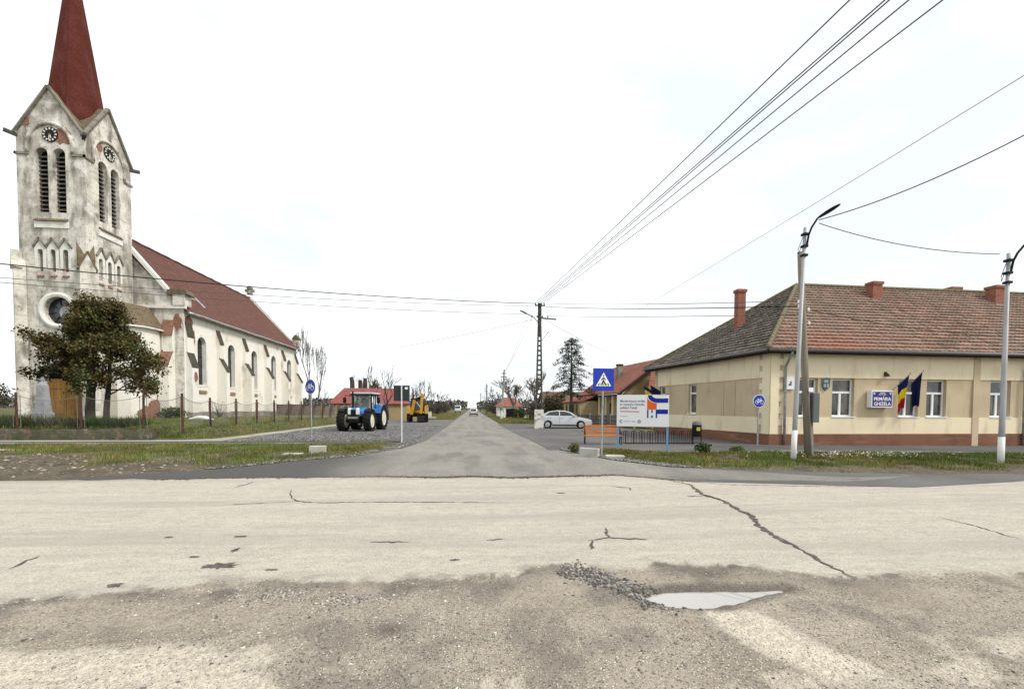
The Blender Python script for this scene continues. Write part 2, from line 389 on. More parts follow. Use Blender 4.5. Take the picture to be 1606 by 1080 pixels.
ts = np.linspace(0, 1, 170)
seam = lambda x: np.interp(x, [-10.5, -5, -2.1, -.9, 0, .9, 2.5, 3.5, 4.1, 5, 9, 12], [10.75, 10.8, 10.85, 10.62, 10.78, 10.55, 10.66, 10.8, 10.4, 9.7, 9.2, 10.4])
def xm(X, Y): 
    a = XL(Y)-.08+.12*(fbm(Y*0, Y, 1.3)-.5); c_ = np.interp(Y, [10.4, 10.95, 12.15, 13.88, 17.63, 22.95, 40.8, 500], [13., 9.32, 5.6, 4.44, 3.35, 3.2, 2.9, 2.9])
    return a+(c_-a)*X
X0, Y0 = np.meshgrid(ts, ys); XX = xm(X0, Y0)
YY = np.maximum(Y0, seam(XX)+.10*(fbm(XX, XX*0, 3)-.5)*1.0) if False else Y0
seam_n = lambda x: seam(x)+.34*(fbm(x, x*0+3, 1.7, 5)-.5)+.10*(fbm(x, x*0+8, 11, 3)-.5)
YY = np.where(Y0 < 12.5, Y0+(seam_n(XX)-10.4)*sstep(12.5, 10.4, Y0), Y0)
ZZ = .0045+.0075*sstep(10.4, 11.2, Y0)+.005*(fbm(XX, YY, .8)-.5)*sstep(10.6, 11.6, Y0)
v = np.stack([XX, YY, ZZ], -1).reshape(-1, 3); i = np.arange(XX.size).reshape(XX.shape)
f = np.stack([i[:-1, :-1], i[:-1, 1:], i[1:, 1:], i[1:, :-1]], -1).reshape(-1, 4)
side = npmesh('side_road', v, f, m, smooth=True, kind='structure')
nn = fbm(XX, YY*.5, .8)
dk = np.clip(.95*sstep(-1.6, -4.2, XX+1.4*(nn-.5)+.10*(YY-11))*sstep(22, 15, YY)+.6*sstep(4.5, 7, XX)*.5+.55*np.exp(-((YY-seam(XX)-.02)/.10)**2)*sstep(-3, -2, XX), 0, 1)
dk = np.maximum(dk, .28*sstep(.52, .7, fbm(XX*1.2+5, YY*.35, 1.4, 5))); dk = np.maximum(dk, .75*np.exp(-((XX-XL(YY))/.16)**2)*sstep(15, 20, YY))
fattr(side, 'dark', dk)
m_seam = mat('seam_tar', (.075, .069, .062), .9, var=[(6., (.17, .155, .135), .42, .58)], coord='World')
ribbon('seam', [(-2.2, 10.90), (-.9, 10.66), (0, 10.82), (.9, 10.58), (2.46, 10.70), (3.46, 10.84), (4.1, 10.45), (4.62, 9.95)], .10, .055, side, 77, m_seam, .019)

# ---- parking place and path on the right
def asphalt(name, a, c_, s=1.):
    return mat(name, a, .85, var=[(.35*s, c_, .38, .66), (3., tuple(x*1.35 for x in a), .52, .75, .6), (35., tuple(x*.55 for x in a), .52, .7, .6), (110., (.3, .29, .27), .6, .74, .35)],
               bump=[(30., .5, .01)], coord='World', spec=.12)
m_park = asphalt('parking_asphalt', (.105, .103, .102), (.155, .150, .143))
m_path = asphalt('path_asphalt', (.085, .084, .085), (.12, .117, .113))
def poly_sheet(name, pts, z, mat_, sub=0, **tg):
    o = MB().add([(x, y, z) for x, y in pts], [tuple(range(len(pts)))]).build(name, mat_, kind='structure', **tg); return o
poly_sheet('parking_lot', [(3.0, 17.4), (5.6, 17.65), (7.3, 16.08), (15, 16.25), (15, 19), (12.6, 30), (12.0, 46), (2.6, 46), (2.8, 30), (3.05, 20)], .024, m_park)
poly_sheet('cycle_path', [(7.2, 16.10), (11.3, 16.40), (21, 15.32), (80, 13.0), (80, 19), (24, 18.6), (15, 19.2), (11, 19.2)], .030, m_path)
m_kerb = mat('kerb_concrete', (.42, .40, .36), .9, var=[(3., (.30, .28, .25), .45, .65), (25., (.2, .19, .17), .55, .7, .5)], bump=[(40., .5, .01)], coord='World')
def kerb(name, pts, w=.09, z=.075):
    mb = MB(); rg = random.Random(5)
    out = None
    for (x0, y0), (x1, y1) in zip(pts[:-1], pts[1:]):
        l = math.hypot(x1-x0, y1-y0); n = max(1, int(l/1.0))
        for k in range(n):
            a, c_ = k/n, (k+1)/n-.012/l*1.0; zz = z+rg.uniform(-.006, .006); o = rg.uniform(-.008, .008)
            mb.bar((x0+(x1-x0)*a, y0+(y1-y0)*a+o, zz/2-.03), (x0+(x1-x0)*c_, y0+(y1-y0)*c_+o, zz/2-.03), w, zz+.06)
    return mb.build(name, m_kerb, kind='structure')
poly_sheet('side_road', [(4.4, 14.0), (5.5, 12.25), (9.2, 11.05), (12, 10.6), (17, 10.45), (12.5, 9.3), (9.4, 8.75), (5, 9.75), (4.2, 10.6)], .0068, m_park)
kerb('kerb', [(5.75, 17.5), (7.2, 16.02), (11.3, 16.32), (21, 15.24), (60, 13.6)])
# paths on the left
poly_sheet('cycle_path', [(-80, 22.0), (-80, 20.9), (-19.8, 20.78), (-7.5, 20.48), (-4.6, 19.4), (-2.8, 18.2), (-2.55, 20.6), (-4.2, 21.9), (-11.6, 22.5), (-14, 22.15), (-20, 22.05)], .030, m_path)
kerb('kerb', [(-60, 20.75), (-19.8, 20.68), (-7.5, 20.38), (-4.7, 19.3), (-3.3, 18.3)])
m_conc = mat('old_concrete', (.36, .34, .29), .9, var=[(.6, (.25, .23, .19), .42, .65), (6., (.44, .41, .36), .5, .7), (40., (.2, .19, .17), .55, .7, .6)], bump=[(20., .5, .01)], coord='World')
poly_sheet('footpath', [(-80, 23.2), (-80, 21.95), (-20, 22.0), (-14, 22.1), (-11.9, 22.4), (-11.6, 24), (-11.7, 40), (-12.2, 120), (-13.2, 120), (-12.9, 40), (-13.0, 26), (-15.4, 23.3)], .020, m_conc)

# ---- gravel yard left of the side road
m, t, b = newmat('gravel')
n1 = noise_node(t, .45, 5, 'World'); n2 = noise_node(t, 14., 4, 'World', .8); n3 = noise_node(t, 45., 3, 'World')
c = mixc(t, ramp(t, n1, .4, .65), (.155, .155, .155), (.215, .205, .19)); c = mixc(t, ramp(t, n2, .46, .60), c, (.06, .06, .062)); c = mixc(t, ramp(t, n3, .56, .66), c, (.36, .355, .345))
t.links.new(c, b.inputs['Base Color']); b.inputs['Roughness'].default_value = .95; b.inputs['Specular IOR Level'].default_value = .1
add_bump(t, b, n2, 1., .05); add_bump(t, b, n3, .8, .02); M_GRAV = m
gridmesh('gravel_lot', np.linspace(0, 1, 60), np.concatenate([np.linspace(18.4, 40, 70), np.linspace(41, 62, 30)]),
         lambda X, Y: .02+.07*(fbm(X, Y, .9)-.35)*sstep(21.6, 24, Y)*sstep(-2.35, -3.2, X)-.03*sstep(23, 21, Y), M_GRAV, lambda X, Y: -11.9+(XL(Y)+.03+11.9)*X)

# ---- verges
m, t, b = newmat('verge_soil')
n1 = noise_node(t, 1.1, 5, 'World'); n2 = noise_node(t, 9., 5, 'World', .7); n3 = noise_node(t, 40., 3, 'World')
c = mixc(t, ramp(t, n1, .4, .62), (.15, .122, .088), (.085, .07, .05)); c = mixc(t, ramp(t, n2, .52, .68), c, (.24, .205, .15)); c = mixc(t, ramp(t, n3, .55, .66), c, (.055, .052, .045))
g_ = mixc(t, ramp(t, n2, .4, .62), (.07, .085, .025), (.13, .125, .05))
c = mixc(t, attr(t, 'grass'), c, g_); t.links.new(c, b.inputs['Base Color']); b.inputs['Roughness'].default_value = .95; b.inputs['Specular IOR Level'].default_value = .1
add_bump(t, b, n2, 1., .06); add_bump(t, b, n3, .8, .02); M_SOIL = m
def gl(X, Y):      # grass cover of the left verge
    n = fbm(X, Y, .55); k = sstep(15.0, 17.2, Y+2.6*(n-.5)+.22*(X+14)); k = np.maximum(k, sstep(-11.5, -8.5, X+3*(n-.5))*sstep(12.3, 13.4, Y+(n-.5)))
    return np.clip(k*sstep(.28, .5, fbm(X+31, Y, 1.1))*sstep(.25, .9, XL(Y)-X), 0, 1)
def zl(X, Y): return .012+sstep(0, 1.2, XL(Y)-X)*sstep(10.9, 12.4, Y)*(.05+.12*(fbm(X, Y, .8)-.4)+.05*(fbm(X, Y, 3.5)-.5))*sstep(20.35, 19.4, Y)-.006
lv, X, Y = gridmesh('verge_left', np.linspace(0, 1, 160)**.55, np.linspace(10.75, 20.42, 90), zl, M_SOIL, lambda X, Y: -65+(XL(np.minimum(Y, 18.3))+.02+65)*X)
fattr(lv, 'grass', gl(X, Y)*.8)
def XRv(Y): return np.interp(Y, [10.6, 10.95, 12.15, 13.88, 17.6], [11.5, 9.32, 5.6, 4.44, 3.45])
def vtop(X): return np.interp(X, [3, 5.7, 7.2, 11.3, 21, 60], [17.6, 17.45, 15.98, 16.28, 15.2, 13.6])
def gr(X, Y):
    n = fbm(X, Y, .7); return np.clip(sstep(10.9, 12.2, Y+1.3*(n-.5)-.0*X)*sstep(.3, 1.0, X-XRv(Y))*sstep(.25, .48, fbm(X+3, Y, 1.3)), 0, 1)
def zr(X, Y): return .012+sstep(0, 1.0, X-XRv(Y))*sstep(10.4, 11.6, Y)*(.04+.09*(fbm(X, Y, .9)-.4)+.04*(fbm(X, Y, 4)-.5))*sstep(0, .7, vtop(X)-Y)-.006
ty = np.linspace(0, 1, 80); tx = np.linspace(0, 1, 150)**1.6
TX, TY = np.meshgrid(tx, ty); Y1 = 10.45+TY*7.1; X1 = XRv(Y1)-.03+(60-XRv(Y1))*TX; Y1 = np.minimum(Y1, vtop(X1)); X1 = X1
Z1 = zr(X1, Y1); v = np.stack([X1, Y1, Z1], -1).reshape(-1, 3); i = np.arange(X1.size).reshape(X1.shape)
f = np.stack([i[:-1, :-1], i[:-1, 1:], i[1:, 1:], i[1:, :-1]], -1).reshape(-1, 4)
rv = npmesh('verge_right', v, f, M_SOIL, smooth=True, kind='structure'); fattr(rv, 'grass', gr(X1, Y1)*.8)

# ---- raised churchyard
def zy(X, Y): return .58+.05*(fbm(X, Y, .3)-.5)-.56*sstep(-13.95, -13.0, X)-.56*sstep(24.2, 23.1, Y)*sstep(-15.9, -15.45, X)
cy, X, Y = gridmesh('churchyard', np.concatenate([np.linspace(-90, -30, 20), np.linspace(-29, -16, 40), np.linspace(-15.8, -12.95, 24)]), np.concatenate([np.linspace(23.08, 26, 18), np.linspace(26.5, 95, 60)]), zy, M_SOIL)
fattr(cy, 'grass', np.clip(.55+.8*(fbm(X, Y, .6)-.3), 0, 1))
# roadside grass farther down the side road
for nm, x0, x1, y0, y1 in (('verge_left', -11.6, -2.42, 60, 420), ('verge_right', 3.02, 12, 46, 420)):
    o, X, Y = gridmesh(nm, np.linspace(x0, x1, 20), np.linspace(y0, y1, 90), lambda X, Y: .03+.1*(fbm(X, Y, .4)-.4), M_SOIL); fattr(o, 'grass', .35+.6*(fbm(X, Y, .3)))

# ---- grass blades and loose stones (nobody could count them)
m_gr = mat('grass_blade', (1, 1, 1), .85, tint=True, spec=.06)
def blades(name, P, hmin, hmax, w, pal, label, parent=None, lean=.5):
    n = len(P); a = RNG.uniform(0, 2*PI, n); h = RNG.uniform(hmin, hmax, n); wd_ = w*RNG.uniform(.6, 1.3, n)
    dx = np.cos(a)*wd_/2; dy = np.sin(a)*wd_/2; la = RNG.uniform(0, 2*PI, n); ll = h*RNG.uniform(.05, lean, n)
    v = np.empty((n, 3, 3)); v[:, 0] = P+np.stack([dx, dy, 0*dx-.01], 1); v[:, 1] = P-np.stack([dx, dy, 0*dx+.01], 1)
    v[:, 2] = P+np.stack([np.cos(la)*ll, np.sin(la)*ll, h], 1)
    pal = np.asarray(pal); k = RNG.integers(0, len(pal), n); c = pal[k]*RNG.uniform(.7, 1.3, (n, 1)); cl_ = fbm(P[:, 0], P[:, 1], 1.1)[:, None]; c2 = fbm(P[:, 0]+50, P[:, 1], .5)[:, None]
    if n > 5000: c = c*(.35+1.3*cl_)*np.concatenate([1+.9*(c2-.5), 1+0*c2, 1+.4*(c2-.5)], 1); v[:, 2, 2] += (h*.9*(cl_[:, 0]-.5))
    t3 = np.repeat(c[:, None], 3, 1).reshape(-1, 3)
    return npmesh(name, v.reshape(-1, 3), np.arange(3*n).reshape(n, 3), m_gr, parent, tint=t3, kind='stuff', label=label, category='grass')
GP = [(.12, .155, .03), (.09, .13, .022), (.165, .175, .05), (.07, .10, .02), (.24, .20, .09), (.19, .165, .065)]
n = 90000; x = -24+RNG.random(n)**.8*21.; y = RNG.uniform(11.4, 20.35, n); k = (RNG.random(n) < gl(x, y)) & (x < XL(y)-.25)
x, y = x[k], y[k]; blades('grass', np.stack([x, y, zl(x, y)], 1), .03, .13, .022, GP, 'patchy short green grass on the verge left of the side road')
n = 100000; x = 4.4+RNG.random(n)*19; y = RNG.uniform(10.9, 17.3, n); k = (RNG.random(n) < gr(x, y)) & (x > XRv(y)+.25) & (y < vtop(x)-.06)
x, y = x[k], y[k]; blades('grass', np.stack([x, y, zr(x, y)], 1), .03, .12, .022, GP, 'short green grass on the verge before the town hall')
n = 70000; x = -30+RNG.random(n)**.7*16.9; y = 23.4+RNG.random(n)**1.5*22; k = RNG.random(n) < .35+.8*(fbm(x, y, .8)-.2)
x, y = x[k], y[k]; blades('grass', np.stack([x, y, zy(x, y)], 1), .05, .17, .035, GP, 'uneven grass in the raised churchyard behind the post fence')
n = 50000; sx = RNG.random(n) < .5; x = np.where(sx, RNG.uniform(-11.4, -2.7, n), RNG.uniform(3.2, 9.5, n)); y = 47+RNG.random(n)**1.4*90; k = (~sx) | (y > 60)
x, y = x[k], y[k]; blades('grass', np.stack([x, y, .03+0*x], 1), .05, .2, .05, GP+[(.22, .19, .09)]*3, 'dry yellowish grass along the far side road')
# white clover-like flowers in the right verge
n = 260; x = RNG.normal(13.3, 1.5, n); y = RNG.normal(14.6, .5, n)
blades('verge_flowers', np.stack([x, y, zr(x, y)+.06], 1), .02, .05, .05, [(.75, .74, .68)], 'tiny white flowers dotted in the verge grass before the town hall', lean=1.5)

m_st = mat('stone', (1, 1, 1), .9, tint=True, bump=[(60., .5, .01)])
_ico = bmesh.new(); bmesh.ops.create_icosphere(_ico, subdivisions=1, radius=1); _iv = np.array([v_.co[:] for v_ in _ico.verts]); _if = np.array([[q.index for q in f_.verts] for f_ in _ico.faces]); _ico.free()
def stones(name, P, size, pal, label, flat=.65, cat='gravel'):
    n = len(P); k = len(_iv); a = RNG.uniform(0, 2*PI, n); s = np.asarray(size).reshape(-1, 1)*np.ones((n, 1))
    sc = s*np.stack([RNG.uniform(.7, 1.3, n), RNG.uniform(.6, 1.1, n), flat*RNG.uniform(.6, 1.1, n)], 1)
    base = _iv[None]*(1+RNG.uniform(-.28, .28, (n, k, 1))); base = base*sc[:, None]
    ca, sa = np.cos(a)[:, None], np.sin(a)[:, None]
    v = np.stack([base[..., 0]*ca-base[..., 1]*sa, base[..., 0]*sa+base[..., 1]*ca, base[..., 2]], -1)+P[:, None]
    pal = np.asarray(pal); c = pal[RNG.integers(0, len(pal), n)]*RNG.uniform(.7, 1.25, (n, 1))
    f = (_if[None]+(np.arange(n)*k)[:, None, None]).reshape(-1, 3)
    return npmesh(name, v.reshape(-1, 3), f, m_st, None, tint=np.repeat(c[:, None], k, 1).reshape(-1, 3), kind='stuff', label=label, category=cat)
SP = [(.22, .20, .18), (.14, .13, .12), (.40, .37, .32), (.30, .27, .23), (.10, .095, .09)]
def on_road(x, y): return np.stack([x, y, road_z(x, y)], 1)
n = 900; u_ = RNG.random(n); x = 1.02+u_*.62+RNG.normal(0, .10, n); y = 4.52-u_*.92+RNG.normal(0, .10, n)
P = on_road(x, y); P[:, 2] += .004; stones('gravel', P, RNG.uniform(.006, .021, n), [(.09, .085, .08), (.13, .12, .115), (.20, .19, .18), (.34, .32, .29)], 'heap of dark loose stones left of the puddle')
n = 26000; x = RNG.uniform(-4.8, 6.2, n); y = 2.3+RNG.random(n)*2.5; d_ = shoulder_edge(x)-y; q = fbm(x-20, y, 1.9); k = (d_ > .0) & (RNG.random(n) < .30+1.7*(q-.35)) & (puddle_sd(x, y) > .06)
x, y = x[k], y[k]; P = on_road(x, y); stones('gravel', P, RNG.uniform(.0025, .0075, len(x))*RNG.choice([.7, .8, 1, 1, 1, 1.3, 1.9, 2.4], len(x), p=[.2, .2, .2, .15, .1, .1, .035, .015]), SP+[(.55, .51, .44), (.48, .44, .37)], 'small loose stones strewn over the worn road shoulder')
n = 520; x = np.concatenate([RNG.normal(-1.05, .16, n//2), RNG.normal(-1.75, .22, n-n//2)]); y = np.concatenate([RNG.normal(3.95, .06, n//2), RNG.normal(4.05, .10, n-n//2)])
stones('gravel', on_road(x, y), RNG.uniform(.005, .014, n), SP+[(.45, .42, .37)]*2, 'pale loose stones in the worn hollow at the road edge')
n = 5200; y = 12+RNG.random(n)*10; s_ = RNG.random(n) < .22; x = np.where(s_, XL(y)-np.abs(RNG.normal(0, .34, n)), XRv(np.minimum(y, 17.6))+np.abs(RNG.normal(.05, .38, n))); k = np.where(s_, y > 12.3, y < 17.8)
x, y, s_ = x[k], y[k], s_[k]; stones('gravel', np.stack([x, y, .035+0*x], 1), RNG.uniform(.012, .036, len(x)), [(.22, .215, .205), (.15, .148, .145), (.34, .33, .31), (.08, .08, .08)], 'grey crushed stone edging the side road mouth')
n = 1500; x = -26+RNG.random(n)*18; y = RNG.uniform(11.2, 15.6, n); k = (gl(x, y) < .3) & (x < XL(y)-.3); x, y = x[k], y[k]
stones('gravel', np.stack([x, y, zl(x, y)], 1), RNG.uniform(.015, .065, len(x)), [(.15, .13, .105), (.24, .215, .18), (.08, .072, .06), (.36, .33, .28)], 'broken rubble and stones on the left roadside', .5)
n = 5000; x = -11.5+RNG.random(n)*8.8; y = 21.8+RNG.random(n)**1.5*20; stones('gravel', np.stack([x, y, .045+0*x], 1), RNG.uniform(.015, .04, n), [(.24, .24, .24), (.14, .14, .145), (.34, .34, .33), (.08, .08, .08)], 'grey crushed stone on the yard under the tractor')
n = 1500; x = np.concatenate([RNG.normal(.3, 1.1, 700), RNG.uniform(-7, 5, 800)]); y = seam_n(x)+RNG.normal(.02, .07, n); stones('gravel', np.stack([x, y, .010+0*x], 1), RNG.uniform(.006, .018, n), [(.07, .066, .06), (.12, .11, .10), (.20, .185, .165)], 'dark crumbled asphalt along the joint of the two roads')
o, X, Y = gridmesh('verge_left', np.linspace(-11.3, -3.4, 40), np.linspace(21.75, 23.0, 10), lambda X, Y: .046+.02*(fbm(X, Y, 1.2)-.5), M_SOIL); fattr(o, 'grass', .5*fbm(X, Y, .9))
# ================================================================== CHURCH
m_plt = mat('tower_plaster', (.68, .65, .58), .92, var=[(.35, (.38, .355, .305), .44, .60), ((1.6, 1.6, .45), (.16, .15, .125), .47, .67, .9), (1.1, (.76, .74, .69), .50, .68, .9), ((.5, .5, 3.2), (.30, .285, .245), .56, .72, .6), (5., (.13, .12, .10), .56, .72, .8), (22., (.33, .31, .27), .55, .75, .5)],
            bump=[(2.5, .4, .05), (18., .5, .015)])
m_pln = mat('nave_plaster', (.76, .735, .665), .9, var=[(.25, (.66, .61, .50), .47, .68), ((1.2, 1.2, .5), (.44, .405, .33), .57, .72, .8), (1., (.76, .745, .70), .50, .66), (6., (.36, .335, .28), .63, .74, .6)],
            bump=[(3., .35, .04), (20., .4, .012)])
m_white = mat('limewash', (.74, .73, .69), .9, var=[(1.5, (.58, .56, .51), .5, .7), (9., (.42, .40, .36), .6, .75, .6)], bump=[(14., .4, .01)])
m_stone = mat('weathered_stone', (.25, .235, .20), .95, var=[(2., (.12, .115, .10), .45, .65), (12., (.36, .34, .30), .55, .7, .7)], bump=[(10., .6, .03)])
m_plinth = mat('grey_plinth', (.27, .255, .225), .95, var=[(1., (.17, .16, .135), .42, .62), (4., (.36, .34, .30), .55, .7)], bump=[(8., .5, .03)])
m_spire = mat('spire_red', (.092, .023, .016), .9, var=[(.6, (.12, .036, .030), .45, .68), ((9., 9., 9.), (.055, .016, .014), .46, .66, .8), ((2., 2., .3), (.135, .055, .047), .56, .70, .6), (30., (.13, .05, .042), .58, .72, .6)], bump=[((7., 7., 7.), .6, .05), (24., .5, .02)], spec=.08)
m_tileold = mat('mossy_tile', (.17, .125, .085), .95, var=[(3., (.095, .085, .055), .42, .6), (10., (.24, .17, .11), .5, .68), (.8, (.14, .13, .075), .5, .65)], bump=[(9., .8, .06)])
def brick_mat(name, a, b_, mortar, sc=1.):
    if name in MATS: return MATS[name]
    m, t, b = newmat(name); bt = t.nodes.new('ShaderNodeTexBrick'); tcn = t.nodes.new('ShaderNodeTexCoord'); tcn.name = 'tc'
    s = t.nodes.new('ShaderNodeSeparateXYZ'); t.links.new(tcn.outputs['Object'], s.inputs[0]); cb = t.nodes.new('ShaderNodeCombineXYZ')
    t.links.new(mathn(t, 'ADD', s.outputs[0], s.outputs[1]), cb.inputs[0]); t.links.new(s.outputs[2], cb.inputs[1]); t.links.new(cb.outputs[0], bt.inputs['Vector'])
    bt.inputs['Color1'].default_value = c4(a); bt.inputs['Color2'].default_value = c4(b_); bt.inputs['Mortar'].default_value = c4(mortar)
    bt.inputs['Scale'].default_value = sc; bt.inputs['Brick Width'].default_value = .26; bt.inputs['Row Height'].default_value = .075; bt.inputs['Mortar Size'].default_value = .008
    c = mixc(t, ramp(t, noise_node(t, 6., 4), .45, .7, 0, .7), bt.outputs[0], tuple(x*.5 for x in a)); t.links.new(c, b.inputs['Base Color'])
    b.inputs['Roughness'].default_value = .92; add_bump(t, b, bt.outputs['Fac'], -.6, .02); add_bump(t, b, noise_node(t, 20., 3), .5, .02)
    MATS[name] = m; return m
m_brick = brick_mat('old_brick', (.26, .085, .05), (.20, .075, .048), (.33, .29, .23))
m_glassd = mat('dark_leaded_glass', (.012, .015, .022), .12, var=[(1.5, (.03, .035, .045), .45, .65)], spec=.6)
m_slat = mat('weathered_louvre', (.16, .15, .13), .9, var=[(8., (.08, .075, .065), .45, .65)])
m_dark = mat('belfry_dark', (.006, .006, .006), .9)
m_wood = mat('old_door_wood', (.28, .155, .05), .75, var=[((9., 9., .7), (.18, .095, .03), .4, .65)], bump=[((14., 14., 1.), .5, .01)])
m_gutter = mat('zinc_gutter', (.40, .41, .42), .45, .6, var=[(3., (.25, .26, .27), .45, .65)])
# nave roof: metal-red tiles in fine courses
m, t, b = newmat('nave_roof_tile'); bt = t.nodes.new('ShaderNodeTexBrick'); tcn = t.nodes.new('ShaderNodeTexCoord'); tcn.name = 'tc'
s = t.nodes.new('ShaderNodeSeparateXYZ'); t.links.new(tcn.outputs['Object'], s.inputs[0]); cb = t.nodes.new('ShaderNodeCombineXYZ')
t.links.new(s.outputs[1], cb.inputs[0]); t.links.new(mathn(t, 'MULTIPLY', s.outputs[2], 1.4), cb.inputs[1]); t.links.new(cb.outputs[0], bt.inputs['Vector'])
bt.inputs['Color1'].default_value = (.155, .078, .062, 1); bt.inputs['Color2'].default_value = (.115, .056, .046, 1); bt.inputs['Mortar'].default_value = (.075, .033, .027, 1)
bt.inputs['Scale'].default_value = 1; bt.inputs['Brick Width'].default_value = .20; bt.inputs['Row Height'].default_value = .32; bt.inputs['Mortar Size'].default_value = .018
c = mixc(t, ramp(t, noise_node(t, (1.4, .9, .35), 5), .45, .68, 0, .8), bt.outputs[0], (.105, .052, .042)); c = mixc(t, ramp(t, noise_node(t, 3., 4), .60, .72, 0, .6), c, (.27, .15, .12))
t.links.new(c, b.inputs['Base Color']); b.inputs['Roughness'].default_value = .9; b.inputs['Specular IOR Level'].default_value = .08; add_bump(t, b, bt.outputs['Fac'], -.5, .03); add_bump(t, b, noise_node(t, 5., 3), .4, .04); m_nroof = m

CX, TY0, TX1, GZ = -32.12, 38.0, -29.74, .5
TW = 4.76; TX0 = TX1-TW; TY1 = TY0+TW
church = thing('church', 'white plastered church with red spire, clock tower and long nave', 'church', (CX, TY0, GZ))
CM = T(-CX, -TY0, -GZ)
def cb_(): return MB(CM)
def arch(cx, z0, z1, w, n=10, point=0.):
    r_ = w/2; zc = z1-r_*(1+point)
    pts = [(cx-r_, z0), (cx+r_, z0)]
    for k in range(n+1):
        a = PI*k/n; pts.append((cx+r_*math.cos(a), zc+r_*(1+point)*math.sin(a)**(1-.25*point)))
    return pts
def circ(cx, cz, r_, n=28): return [(cx+r_*math.cos(2*PI*k/n), cz+r_*math.sin(2*PI*k/n)) for k in range(n)]
FRONT = T(CX, TY0, 0); RIGHT = T(TX1, TY0+TW/2, 0) @ RZ(PI/2); LEFT = T(TX0, TY0+TW/2, 0) @ RZ(-PI/2); BACK = T(CX, TY1, 0) @ RZ(PI)
h = TW/2; GE, GP_ = 22.3, 25.75
gab = [(-h, GZ), (h, GZ), (h, GE), (0, GP_), (-h, GE)]
belf = [arch(-.62, 16.45, 21.3, .86), arch(.62, 16.45, 21.3, .86)]
trip = [arch(k, 11.95, 13.65, .36) for k in (-.9, 0, .9)]
tower = cb_()
tower.panel(gab, belf+trip+[circ(.25, 9.0, 1.05), arch(.3, GZ+.02, 4.9, 2.6)], .55, FRONT, edge=False)
tower.panel(gab, belf+[arch(k, 11.7, 13.5, .36) for k in (-1.05, -.15, .78)], .55, RIGHT, edge=False)
tower.panel(gab, belf, .55, LEFT, edge=False); tower.panel([(-h, 12), (h, 12), (h, GE), (0, GP_), (-h, GE)], belf, .55, BACK, edge=False)
o_tower = tower.build('tower_wall', m_plt, church)
# belfry windows: dark opening and louvre slats
slat0 = None
for S in (FRONT, RIGHT, LEFT):
    for c_ in (-.62, .62):
        w_ = cb_().panel(arch(c_, 16.45, 21.3, .86), [], .02, S @ T(0, .5, 0)).build('belfry_window', m_dark, church)
        for k in range(13):
            z = 16.75+k*.33
            MB(CM @ S).add([(c_-.43, .46, z+.2), (c_+.43, .46, z+.2), (c_+.43, .24, z), (c_-.43, .24, z), (c_-.43, .46, z+.16), (c_+.43, .46, z+.16), (c_+.43, .24, z-.04), (c_-.43, .24, z-.04)],
                [(3, 2, 1, 0), (4, 5, 6, 7), (2, 3, 7, 6), (0, 1, 5, 4)]).build('slat', m_slat, w_)
    sill = cb_().prism([(-.22, 15.75), (.5, 16.5), (.5, 15.75)], -1.15, 1.15, S, axis='x'); sill.build('sill', m_tileold, church)
    cb_().box(-1.2, 1.2, -.10, .01, 15.25, 15.74, S).build('sill_band', m_white, church)
    # clock
    ck = cb_().lathe([(0, .0), (.56, .0), (.56, .06), (0, .07)], 28, S @ T(.05, 0, 22.28) @ RX(PI/2)).build('clock', mat('clock_black', (.012, .013, .018), .5), church)
    for k in range(12):
        a = 2*PI*k/12; cb_().box(-.05, .05, -.008, .01, .36, .50, S @ T(.05, -.075, 22.28) @ RY(a)).build('hour_mark', mat('clock_cream', (.7, .68, .58), .6), ck)
    for a, l in ((R(160), .30), (R(-170), .42)): cb_().box(-.03, .03, -.006, .01, -.06, l, S @ T(.05, -.085, 22.28) @ RY(a)).build('clock_hand', MATS['clock_cream'], ck)
    # arch moulding round the clock
    cb_().tube([(1.62*math.cos(a), -.04, 21.35+1.78*math.sin(a)) for a in np.linspace(-.25, PI+.25, 22)], .13, 6, S).build('arch_moulding', m_plt, church, smooth=True)
    for sx in (-1, 1):
        cb_().box(min(sx*1.5, sx*(h+.10)), max(sx*1.5, sx*(h+.10)), -.10, .02, 20.72, 20.90, S).build('string_course', m_stone, church)
        # rake coping of the gable
        cb_().bar((sx*(h+.12), -.02, GE-.05), (0, -.02, GP_+.12), .26, .20, S).build('gable_coping', m_stone, church)
    # zigzag hoods over the three slots
    ks = (-.9, 0, .9) if S is not RIGHT else (-1.05, -.15, .78); dz = 0 if S is not RIGHT else -.2
    if S is not LEFT:
        for k in ks:
            for sx in (-1, 1): cb_().bar((k, -.06, 14.50+dz), (k+sx*.45, -.06, 13.78+dz), .14, .13, S).build('hood_moulding', m_stone, church)
            cb_().prism([(k-.30, 11.98+dz), (k+.30, 11.98+dz), (k+.34, 13.72+dz), (k, 14.3+dz), (k-.34, 13.72+dz)], -.02, .0, S @ T(0, -.002, 0), axis='y') if False else None
            cb_().panel([(k-.36, 12.2+dz), (k+.36, 12.2+dz), (k+.40, 13.75+dz), (k, 14.42+dz), (k-.40, 13.75+dz)], [arch(k, 12.2+dz, 13.65+dz, .40)], .03, S @ T(0, -.03, 0)).build('slot_surround', m_white, church)
            cb_().panel(arch(k, 11.9+dz, 13.68+dz, .38), [], .01, S @ T(0, .35, 0)).build('slot_back', mat('slot_grey', (.30, .31, .32), .8), church)
            cb_().prism([(-.10, 11.55+dz), (.30, 12.15+dz), (.30, 11.55+dz)], k-.24, k+.24, S, axis='x').build('brick_sill', m_brick, church)
